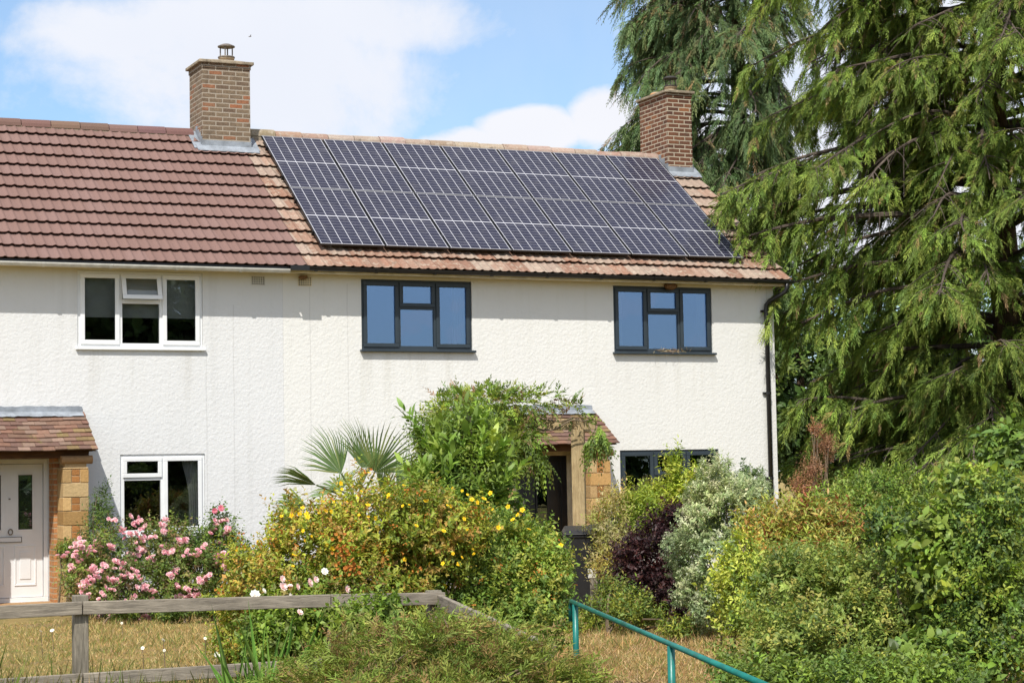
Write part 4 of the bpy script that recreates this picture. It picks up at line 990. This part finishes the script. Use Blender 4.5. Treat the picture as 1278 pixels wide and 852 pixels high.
pur, lb, rg = shrub('purple_shrub', 'dark purple-leaved shrub beside the grey-green domed bush', 'shrub', 93,
    [L(815, 692, 22.3, 42, 46), L(843, 660, 22.5, 24, 34), L(790, 710, 22.1, 28, 34), L(830, 735, 22.0, 34, 40)], 1700, .20, 9, .052, .030, [(.034, .016, .015), (.048, .020, .019), (.070, .028, .022), (.024, .012, .012)], mat=m_leafg, up=.4, rand=.5, nst=12)
var, lb, rg = shrub('variegated_bush', 'rounded grey-green bush with white-edged leaves', 'bush', 94,
    [L(903, 680, 20.6, 56, 90), L(915, 632, 20.8, 40, 56), L(890, 725, 20.4, 44, 66), L(935, 690, 20.6, 42, 80), L(938, 610, 21.0, 14, 34)], 7200, .075, 8, .040, .020, [(.22, .295, .13), (.28, .345, .17), (.17, .235, .095), (.40, .44, .27)], up=.25, inner=.78, rand=.25, nst=10)
lo2, lb, rg = shrub('low_bush', 'low yellow-green plants at the foot of the purple shrub', 'plant', 95,
    [L(795, 760, 21.0, 34, 24), L(768, 745, 21.6, 22, 26), L(845, 785, 20.2, 24, 14), L(748, 768, 21.8, 22, 22), L(720, 788, 21.4, 18, 16)], 860, .18, 8, .055, .02, G_YEL+G_MID, up=.8, nst=6)
pho, lb, rg = shrub('red_tipped_shrub', 'shrub with red and bronze young leaves right of the grey-green dome', 'shrub', 96,
    [L(985, 650, 19.0, 50, 32), L(1040, 660, 18.8, 46, 34), L(945, 670, 18.8, 30, 30), L(1000, 700, 18.5, 70, 40)], 1300, .22, 9, .075, .024,
    [(.30, .12, .04), (.32, .20, .05), (.32, .31, .06), (.24, .29, .055), (.46, .33, .09), (.19, .26, .045), (.25, .31, .05)], [1, 1.2, 2, 2, 1.3, 2, 2], mat=m_leafg, up=.8, nst=10)
gold, lb, rg = shrub('gold_leaved_shrub', 'bright yellow variegated shrub in front of the red tipped shrub', 'shrub', 97,
    [L(925, 740, 16.9, 38, 56), L(960, 760, 16.6, 40, 50), L(925, 685, 17.0, 20, 22)], 1000, .17, 8, .050, .026, [(.33, .41, .055), (.40, .46, .09), (.24, .32, .05), (.14, .22, .045)], up=.5, nst=8)
hed, lb, rg = shrub('mixed_hedge', 'wide pale green leafy hedge at the lower right', 'hedge', 98,
    [L(1010, 760, 16.0, 70, 64), L(1090, 740, 15.8, 80, 66), L(1060, 800, 15.4, 130, 60), L(1150, 790, 15.2, 70, 70), L(970, 820, 15.4, 70, 44), L(1000, 710, 16.4, 60, 30)], 4600, .18, 9, .052, .026, G_MID+[(.21, .27, .06), (.25, .30, .075), (.16, .23, .05), (.28, .29, .06)], up=.45, nst=14)
lime, lb, rg = shrub('lime_climber', 'lime green climber with hanging trails at the right edge', 'climber', 99,
    [L(1225, 690, 14.6, 50, 100), L(1190, 668, 14.9, 64, 44), L(1240, 780, 14.2, 60, 80), L(1130, 650, 15.4, 50, 34), L(1258, 628, 14.8, 34, 50), L(1150, 700, 15.0, 40, 50)], 3600, .20, 9, .046, .024, G_YEL[:3]+G_LIME+G_MID+G_DRK, up=.0, droop=.5, rand=.5, nst=14)
big, lb, rg = shrub('broadleaf_shrub', 'dark green heart-leaved shrub between the hedge and the lime climber', 'shrub', 100,
    [L(1160, 660, 14.7, 38, 34), L(1180, 705, 14.6, 26, 38), L(1215, 610, 15.8, 46, 36), L(1252, 560, 16.4, 36, 34), L(1180, 830, 14.2, 80, 50)], 900, .26, 8, .085, .046, G_MID+G_LIME, mat=m_leafg, up=.2, droop=.3, rand=.4, fine=True, nst=12)
fr_, lb, rg = shrub('bank_plant', 'leafy green plants along the bank below the handrail', 'plant', 101,
    [L(960, 850, 12.2, 60, 22), L(1040, 850, 12.2, 80, 30), L(905, 845, 13.2, 24, 14), L(1150, 850, 12.4, 90, 30)], 1300, .16, 8, .05, .024, G_LIME+G_MID, up=.7, nst=10)
gb, lb, rg = shrub('green_bush', 'mid green bush behind the red tipped shrub at the tree foot', 'bush', 102,
    [L(1075, 622, 21.5, 46, 34), L(1060, 645, 20.5, 60, 36), L(1112, 622, 21.0, 44, 38)], 1900, .18, 9, .052, .024, G_LIME+G_MID+[(.20, .21, .05)], up=.4)
br, lb, rg = shrub('dead_shrub', 'withered russet brown shrub behind the corner of the house', 'shrub', 103,
    [L(1025, 552, 24.5, 16, 12), L(1014, 584, 24.2, 16, 14), L(1003, 604, 24.0, 20, 14), L(1035, 558, 24.4, 9, 16), L(1018, 535, 24.4, 9, 10)], 640, .14, 8, .03, .010, [(.34, .18, .08), (.40, .22, .10), (.29, .15, .065)], up=.6, nst=14)

# ------------------------------------------------------------------ conifers
def conifer(name, label, seed, base, H, tr, specs, pal, wt, slen, npair, ll, lw, dens, droop, avoid=(), sub=(.5, 1.2)):
    """specs: list of (height, azimuth, length, rise, sag)"""
    rg = np.random.default_rng(seed); root = thing(name, label, 'tree', (base[0], base[1], 0))
    tb = MB(); pts = [np.array([base[0]+.06*math.sin(z*.7+seed), base[1]+.06*math.cos(z*.9), z]) for z in np.linspace(0, H, 14)]
    tb.tube(pts, [tr*(1-.93*i/13)+(.12 if i == 0 else 0) for i in range(14)], 12); tb.build('trunk', m_bark, root, smooth=True)
    lm = MB(); LV = Leaves(); SP, SD = [], []
    for (h, a, ln, rise, sag) in specs:
        d = np.array([math.cos(a), math.sin(a), 0.0]); o = np.array([base[0], base[1], h]); n = 12; path = []
        ph = rg.uniform(0, 6, 2); sd = np.array([-d[1], d[0], 0])
        for i in range(n+1):
            t = i/n; p = o+d*ln*t; p[2] += rise*t-sag*t*t; p = p+sd*.10*ln*math.sin(t*3+ph[0])*t+np.array([0, 0, .04*math.sin(t*8+ph[1])]); path.append(p)
        r0 = .018+.012*ln
        lm.tube(path, [r0*(1-.85*i/n) for i in range(n+1)], 6)
        ns = int(ln*dens[0])
        for q in range(ns):
            t = rg.uniform(.18, 1.0); i = min(int(t*n), n-1); p = path[i]*(1-(t*n-i))+path[i+1]*(t*n-i); tg = norm(path[i+1]-path[i]); s = 1 if q % 2 else -1
            sdir = norm(tg*.55+sd*s*rg.uniform(.3, 1)+np.array([0, 0, rg.uniform(-.7, .15)])); L_ = rg.uniform(*sub)*(1.1-.55*t)
            sp = []
            for j in range(6):
                u = j/5; pp = p+sdir*L_*u; pp[2] -= droop*L_*u*u; sp.append(pp)
            lm.tube(sp, [.010, .009, .007, .005, .004, .002], 4, cap=False)
            m_ = max(2, int(L_*dens[1]))
            for j in range(m_):
                u = rg.uniform(.12, 1); k = min(int(u*5), 4); pp = sp[k]*(1-(u*5-k))+sp[k+1]*(u*5-k)
                dd = norm(sdir*.65+d*.25+rg.normal(0, .38, 3)+np.array([0, 0, -.35-droop*.8*u])); SP.append(pp); SD.append(dd)
    SP, SD = np.array(SP), np.array(SD); k = np.ones(len(SP), bool)
    for c, r in avoid: k &= np.linalg.norm((SP-np.array(c))/np.array(r), axis=1) > 1
    SP, SD = SP[k], SD[k]
    sprays(LV, rg, SP, SD, slen, npair, ll, lw, pal, wt, droop*.9)
    LV.build('crown', m_needle, root); lm.build('limbs', m_limb, root)
    return root, len(SP)
toCam = lambda b: math.atan2(CAM[1]-b[1], CAM[0]-b[0])
rg = np.random.default_rng(111)
b1 = at(1262, 620, 34.0); b1[2] = 0; ac = toCam(b1); K = 1.42
specs = []
for i in range(190):
    h = rg.uniform(1.2, 15.0); rel = rg.uniform(-2.3, 2.3) if rg.random() < .88 else rg.uniform(-3.14, 3.14)
    ln = (4.3-.09*abs(h-6.5))*rg.uniform(.5, 1.0); specs.append((h, ac+rel, ln, rg.uniform(.2, 1.4), rg.uniform(.6, 1.9)))
lft = ac-1.15                                                 # limbs reaching left towards the house
for h, da, ln, ri, sg in ((6.0, .25, 2.9, .4, 1.2), (5.2, .1, 3.1, .4, .8), (5.5, -.1, 3.0, .5, 1.1), (4.6, .05, 2.8, .5, 1.0), (3.9, .2, 2.7, .4, .8), (4.3, -.25, 2.7, .5, 1.1), (3.2, 0, 2.5, .3, .7), (6.8, 0, 2.5, .8, 1.0), (7.4, .2, 2.5, .8, 1.2), (8.0, -.1, 2.9, .8, 1.1), (8.6, .1, 3.2, .6, 1.0), (7.8, .2, 3.2, .6, 1.0), (7.2, -.15, 3.0, .6, 1.0), (6.4, -.1, 3.0, .5, .9), (9.4, .1, 3.1, .6, 1.0), (10.2, 0, 3.0, .6, 1.0), (5.7, .15, 3.3, .4, .9), (5.0, -.05, 3.3, .3, .7), (5.2, -.05, 3.8, .3, .8), (4.8, .12, 3.7, .3, .7), (5.6, .05, 3.7, .3, .9), (4.2, .05, 3.1, .3, .6), (2.6, .15, 2.5, .3, .6), (2.0, -.1, 2.4, .3, .5)):
    specs.append((1.78+(h-1.78)*K, lft+da, ln*K, ri*K, sg*K))
t1, n1 = conifer('conifer_tree', 'large conifer with drooping bright green sprays at the right edge', 112, b1, 18.5, .36, specs,
    [(.135, .200, .036), (.165, .235, .042), (.098, .155, .032), (.205, .265, .050), (.23, .175, .07)], [4, 4, 3, 2.5, .6], .27, 10, .088, .017, (8, 26), .30,
    avoid=[(at(1085, 245, 33.5), (.60, 6, .95)), (at(1102, 205, 33.5), (.42, 6, .65)), (at(1060, 70, 33.5), (.28, 5, .36)), (at(1238, 258, 33), (.30, 5, .45)), (at(1150, 40, 33), (.3, 5, .4)), (at(1200, 110, 33), (.25, 5, .5)), (at(1010, 160, 33), (.22, 5, .4)), (at(1110, 360, 33), (.2, 5, .35)), (at(1075, 340, 33), (.2, 5, .35)), (at(1262, 60, 33), (.25, 5, .4))], sub=(.5, 1.35))
b2 = at(930, 560, 45.0); b2[2] = 0; ac2 = toCam(b2); specs = []
for i in range(170):
    h = rg.uniform(2.0, 17.5); rel = rg.uniform(-2.2, 2.2); ln = (3.1 if h < 14 else 2.4)*rg.uniform(.5, 1.0)*(.55 if rel > .2 else 1); specs.append((h, ac2+rel, ln, rg.uniform(.1, .7), rg.uniform(.6, 1.7)))
for h, da, ln in ((9.2, -1.4, 3.5), (9.7, -1.3, 3.1), (11.8, -1.4, 2.6), (12.7, -1.3, 2.5), (10.7, -1.4, 2.5), (8.6, -1.4, 3.2), (13.6, -1.4, 2.6)): specs.append((h, ac2+da, ln, .4, 1.1))
t2, n2 = conifer('conifer_tree', 'taller grey-green weeping conifer behind the right chimney', 113, b2, 19, .36, specs,
    [(.098, .156, .060), (.120, .182, .066), (.078, .130, .052), (.155, .19, .072), (.22, .17, .08)], [4, 4, 3, 2, 1], .36, 10, .115, .023, (7, 20), .48, sub=(.5, 1.3), avoid=[(at(1085, 240, 45), (.85, 5, 1.4))])
print('sprays', n1, n2)

# far trees beyond the gardens, closing the view below the crowns
def far_tree(label, px, D, z, r, seed):
    c = at(px, 560, D); rg = np.random.default_rng(seed); root = thing('broadleaf_tree', label, 'tree', (c[0], c[1], 0), 'trees beyond the garden')
    lb = [(np.array([c[0], c[1], z*.6]), np.array([r, r, z*.42])), (np.array([c[0]+r*.6, c[1], z*.45]), np.array([r*.7, r*.7, z*.35])), (np.array([c[0]-r*.6, c[1]+.3, z*.5]), np.array([r*.7, r*.7, z*.36]))]
    LV = Leaves(); P, D_ = lobe_points(rg, lb, 2600, .4); shoots(LV, rg, P, norm(D_+np.array([0, 0, .3])), .4, 7, .16, .10, G_DRK+G_MID[:2], None, .1); LV.build('crown', m_leaf, root)
    tb = MB(); tb.tube([(c[0], c[1], 0), (c[0]+.1, c[1], z*.3), (c[0], c[1], z*.7)], [.22, .17, .06], 8); tb.build('trunk', m_bark, root)
far_tree('dark leafy tree in the gap between the house corner and the big conifer', 1000, 44, 6.2, 2.4, 1)
far_tree('dark leafy tree behind the big conifer, left of the right edge', 1120, 46, 6.9, 3.0, 2)
far_tree('dark leafy tree far behind the lime climber at the right edge', 1240, 45, 7.2, 3.0, 3)

# belt of trees across the road behind the viewpoint: seen reflected in the ground floor panes
rg = np.random.default_rng(131); LV = Leaves(); lbs = []
for i in range(26):
    x = -14+i*4.2+rg.normal(0, 1); h = rg.uniform(3.6, 5.0); lbs.append((np.array([x, -62+rg.normal(0, 1.5), h*.5]), np.array([3.0, 2.0, h*.52])))
for x, h in ((1, 11), (4.5, 12.5), (8, 13.5), (11.5, 13), (15, 12)): lbs.append((np.array([x, -60.0, h*.52]), np.array([3.4, 2.6, h*.48])))
P, D = lobe_points(rg, lbs, 26000, .6); shoots(LV, rg, P, D, .6, 6, .14, .09, G_MID+G_DRK, None)
P, D = lobe_points(rg, [(c, r*.9) for c, r in lbs], 6000, .3); shoots(LV, rg, P, D, .6, 6, .75, .6, G_DRK, None)
tag(LV.build('tree_belt', m_leaf), 'belt of trees across the road, seen reflected in the window panes', 'trees', kind='stuff')

# ------------------------------------------------------------------ post-and-rail fence
fc = at(100, 742, 13.9); fc2 = at(541, 737, 15.0)
fence = thing('rail_fence', 'weathered grey post and rail fence with a sloping end rail', 'fence', (fc[0], fc[1], 0))
FD = norm(np.array([fc2[0]-fc[0], fc2[1]-fc[1], 0])); FN = np.array([FD[1], -FD[0], 0])
def fpost(p, h, s=.05):
    mb = MB(); mb.obox((p[0], p[1], h/2-.1), FD*s, FN*s, (0, 0, h/2+.1)); mb.build('post', m_woodV, fence, bevel=.006)
def frail(a, b, hh=.046, th=.019, sag=0.0):
    a, b = np.array(a), np.array(b); d = b-a; Ln = np.linalg.norm(d); dn = d/Ln; nn = norm(np.cross(dn, [0, 0, 1])); uu = np.cross(nn, dn); mb = MB()
    mb.obox((0, 0, 0), (Ln/2, 0, 0), (0, th, 0), (0, 0, hh)); o = mb.build('rail', m_wood, fence, bevel=.005, local=True)
    m_ = Matrix((tuple(dn), tuple(nn), tuple(uu))).transposed().to_4x4(); m_.translation = Vector(tuple((a+b)/2-WL[fence])); o.matrix_local = m_
zt1 = at(100, 757.5, 13.9)[2]
fpost(fc, fc[2]); fpost(fc2, fc2[2]+.005)
off = -FN*.0
front = FN*.072
lft_end = np.array([fc[0], fc[1], 0])-FD*2.6
j1 = at(408, 750, 14.6)
zA = zt1; zB = at(541, 746, 15.0)[2]
frail(np.array([*lft_end[:2], zA-.02])+front, np.array([fc[0], fc[1], zA])+front-FD*.0-FD*.004)
frail(np.array([fc[0], fc[1], zA])+front+FD*.004, np.array([j1[0], j1[1], (zA+zB)/2])+front*1)
frail(np.array([j1[0], j1[1], (zA+zB)/2+.0])+front+FD*.006, np.array([fc2[0], fc2[1], zB])+front+FD*.06)
lz = at(100, 846, 13.9)[2]
frail(np.array([*lft_end[:2], lz-.02])+front, np.array([fc[0], fc[1], lz])+front-FD*.004)
frail(np.array([fc[0], fc[1], lz])+front+FD*.004, np.array([j1[0], j1[1], lz+.01])+front)
fpost(lft_end, fc[2])
pe = at(672, 808, 10.9)
frail(np.array([fc2[0], fc2[1], zB-.02])+front*.9+FD*.02, pe, .05)
mb = MB(); mb.obox((pe[0]+.03, pe[1]-.03, pe[2]/2), FD*.045, FN*.045, (0, 0, pe[2]/2+.02)); mb.build('post', m_woodV, fence, bevel=.006)

# ------------------------------------------------------------------ green handrail beside the path
hA, hB = at(713, 750, 15.6), at(952, 853, 9.9); hM = at(829, 797, 12.0)
hr = thing('handrail', 'green painted metal handrail sloping down towards the bins', 'handrail', (hA[0], hA[1], 0))
d_ = norm(hB-hA); mb = MB(); mb.tube([hA-np.array([0, 0, .16])-d_*.05, hA-np.array([0, 0, .05])-d_*.04, hA, (hA+hB)/2, hB+d_*1.2], .0175, 12); mb.build('rail', m_green, hr, smooth=True)
tt = ((hM-hA)@d_); mp_ = hA+d_*tt
for p in (hA+d_*.18, mp_, hB+d_*.9):
    mb = MB(); mb.tube([(p[0], p[1], -.1), (p[0], p[1], p[2]-.01)], .024, 12); mb.build('post', m_green, hr, smooth=True)

# ------------------------------------------------------------------ wheeled bins and the things beside them
def wheelie(px, py, D, label, yaw):
    c = at(px, py, D); root = thing('wheelie_bin', label, 'bin', (0, 0, 0), 'black wheeled bins')
    mb = MB(); a, b_ = (.22, .26), (.275, .33)
    vs = [(-a[0], -a[1], .06), (a[0], -a[1], .06), (a[0], a[1], .06), (-a[0], a[1], .06), (-b_[0], -b_[1], .98), (b_[0], -b_[1], .98), (b_[0], b_[1], .98), (-b_[0], b_[1], .98)]
    mb.add(vs, [(3, 2, 1, 0), (0, 1, 5, 4), (1, 2, 6, 5), (2, 3, 7, 6), (3, 0, 4, 7), (4, 5, 6, 7)]); mb.box(-.29, .29, -.345, .345, .945, .985); mb.build('body', m_bin, root, bevel=.02, local=True)
    l = MB(); vs = [(-.30, -.37, .99), (.30, -.37, .99), (.30, .34, 1.01), (-.30, .34, 1.01), (-.26, -.30, 1.045), (.26, -.30, 1.045), (.26, .28, 1.085), (-.26, .28, 1.085)]
    l.add(vs, [(3, 2, 1, 0), (0, 1, 5, 4), (1, 2, 6, 5), (2, 3, 7, 6), (3, 0, 4, 7), (4, 5, 6, 7)]); l.build('lid', m_bin, root, bevel=.012, local=True)
    h = MB(); h.tube([(-.22, .40, .99), (.22, .40, .99)], .016, 8); h.tube([(-.2, .33, .97), (-.2, .40, .99)], .014, 6); h.tube([(.2, .33, .97), (.2, .40, .99)], .014, 6); h.build('handle', m_bin, root, local=True)
    for s in (-1, 1):
        w_ = MB(); w_.tube([(s*.25-.025, .29, .10), (s*.25+.025, .29, .10)], .10, 18); w_.build('wheel', m_black, root, local=True)
    root.location = (c[0], c[1], 0); root.rotation_euler = (0, 0, yaw); return root
wheelie(733, 730, 24.6, 'black wheeled bin with its grey-lit lid in front of the dark door', rad(-24))
wheelie(766, 735, 25.2, 'black wheeled bin half hidden behind the pale shrub', rad(-18))
c = at(742, 770, 23.7); mk = thing('bird_table', 'pale weathered post with a small white box on top, beside the bins', 'garden post', (c[0], c[1], 0))
mb = MB(); mb.obox((c[0], c[1], .24), rt*.045, fw_*.04, (0, 0, .24)); mb.build('post', m_woodV, mk, bevel=.004)
mb = MB(); mb.obox((c[0]-.02, c[1], .537), rt*.05, fw_*.04, (0, 0, .055)); mb.build('box', m_gutW, mk, bevel=.008)
mb = MB(); mb.obox((c[0]-.02, c[1]-.1, .03), rt*.08, fw_*.06, (0, 0, .03)); mb.build('foot', m_path, mk, bevel=.008)
c = at(771, 745, 22.6); mb = MB(); mb.tube([c+rt*(-.10+.0)+np.array([0, 0, .16]), c+rt*-.02+np.array([0, 0, .17]), c+rt*.05+np.array([0, 0, .10]), c+rt*.06+np.array([0, 0, -.02]), c+rt*.055+np.array([0, 0, -.2])], .014, 8, 0)
mb.tube([c+rt*.055+np.array([0, 0, .20]), c+rt*.075+np.array([0, 0, .02]), c+rt*.09+np.array([0, 0, -.22])], .018, 8, 1)
tag(mb.build('garden_hose', [mat_plain('red_hose', (.28, .05, .03), .5), m_gutW], smooth=True), 'short curl of red and white hose in the plants beside the bins', 'hose')

# ------------------------------------------------------------------ dry grass, straw tufts and daisies
def blades(name, region, n, seed, ln, pal, label, wdt=.006, lean=.6):
    rg = np.random.default_rng(seed); P = region(rg, n); n = len(P); A = np.c_[rg.normal(0, lean, (n, 2)), np.ones(n)]
    LV = Leaves(); cq = clump(P, 2.2, seed)+.5*clump(P, 7, seed+1)
    LV.add(P, A, np.c_[rg.normal(0, 1, (n, 2)), np.full(n, .2)], ln*rg.uniform(.4, 1.3, n)*(1+.7*cq), wdt, pick(rg, pal, n, None, .15), .1)
    tag(LV.build(name, m_straw), label, 'grass', kind='stuff')
STR = [(.46, .33, .14), (.40, .28, .11), (.54, .41, .21), (.34, .25, .09), (.20, .21, .06), (.16, .19, .05)]
def reg_lawn(rg, n):
    x = rg.uniform(-7.5, 3.2, n); y = rg.uniform(-16, -2.7, n); return np.c_[x, y, np.zeros(n)]
blades('dry_grass', reg_lawn, 90000, 141, .05, STR, 'short parched grass of the lawn in front of the left house', .007, .8)
def reg_tufts(rg, n):
    c = np.c_[rg.uniform(-7.5, 2.8, 420), rg.uniform(-15, -2.9, 420)]; i = rg.integers(0, 420, n); return np.c_[c[i]+rg.normal(0, .07, (n, 2)), np.zeros(n)]
blades('lawn_tufts', reg_tufts, 13000, 146, .12, STR[:3]+[(.16, .20, .05), (.20, .24, .06)], 'scattered longer tufts standing out of the parched lawn', .006, .5)
def reg_path(rg, n):
    x = rg.uniform(-2.5, 3.5, n); y = rg.uniform(-15.5, -6.5, n); return np.c_[x, y, np.zeros(n)]
blades('straw_grass', reg_path, 26000, 142, .11, [(.50, .33, .17), (.44, .29, .14), (.58, .42, .25), (.36, .23, .11), (.28, .24, .09)], 'long dead straw grass on the ground beside the handrail', .007, 1.1)
def reg_fence(rg, n):
    t = rg.uniform(-2.4, 3.0, n); o = rg.normal(-.25, .35, n); return np.array([fc[0], fc[1], 0])+FD*t[:, None]-FN*o[:, None]
blades('fence_grass', reg_fence, 6000, 143, .34, [(.40, .30, .13), (.30, .26, .10), (.13, .20, .04), (.20, .23, .06)], 'long thin grass growing along the foot of the fence', .006, .35)
def reg_tuft(rg, n):
    c = at(330, 880, 12.8); return np.c_[c[0]+rg.normal(0, .09, n), c[1]+rg.normal(0, .12, n), np.zeros(n)]
blades('green_grass', reg_tuft, 70, 144, .62, [(.12, .24, .04), (.15, .28, .05)], 'tuft of tall bright green grass blades by the fence', .014, .3)
rg = np.random.default_rng(151)
for i, (a, b, D) in enumerate(((178, 808, 15.6), (204, 798, 16.2), (205, 811, 15.4), (232, 829, 14.6), (242, 838, 14.4), (270, 841, 14.0), (262, 834, 14.3), (270, 816, 14.8), (256, 796, 15.3), (275, 818, 14.7), (51, 787, 19.5), (65, 786, 19.8), (152, 777, 21.5))):
    p = at(a, b, D); t = thing('daisy', 'small white daisy on a thin stalk in the dry lawn', 'flower', (p[0], p[1], 0), 'white daisies in the dry lawn')
    mb = MB(); mb.tube([(p[0]+.02, p[1], 0), (p[0], p[1], max(.03, p[2]))], .003, 4); mb.build('stalk', m_twig, t)
    hang(t, 'flower_head', whiteM, [p], rg, (.45, .95))

# a bird high over the roof
c = at(312, 46, 190); mb = MB(); k = .30
mb.tube([c-rt*.16*k/.3, c-rt*.06, c+rt*.05, c+rt*.14], [.012, .035, .03, .008], 6)
for s in (-1, 1): mb.add([c-rt*.03, c+rt*.05, c+rt*.16+np.array([0, 0, .13])+fw_*s*.30, c+rt*.09+np.array([0, 0, .12])+fw_*s*.28, c-rt*.03+np.array([0, 0, .01])], [(0, 1, 2, 3)] if s > 0 else [(3, 2, 1, 0)])
tag(mb.build('bird', m_bark), 'small bird in flight against the cloud above the left chimney', 'bird')
# dry straw on the sill of the right upper window
rg = np.random.default_rng(161); n = 90; LV = Leaves(); P = np.c_[6.52+rg.normal(0, .14, n), np.full(n, -.045)+rg.normal(0, .012, n), ZS+.0+np.abs(rg.normal(0, .018, n))]
LV.add(P, np.c_[rg.normal(0, 1, (n, 2))*np.array([1, .25]), rg.normal(.1, .25, n)], np.c_[rg.normal(0, .5, (n, 2)), np.ones(n)], .12*rg.uniform(.5, 1.2, n), .008, pick(rg, [(.40, .30, .18), (.48, .38, .26), (.30, .21, .12)], n), .1)
tag(LV.build('straw_tuft', m_straw), 'loose tuft of dry straw on the sill of the right upper window', 'straw')
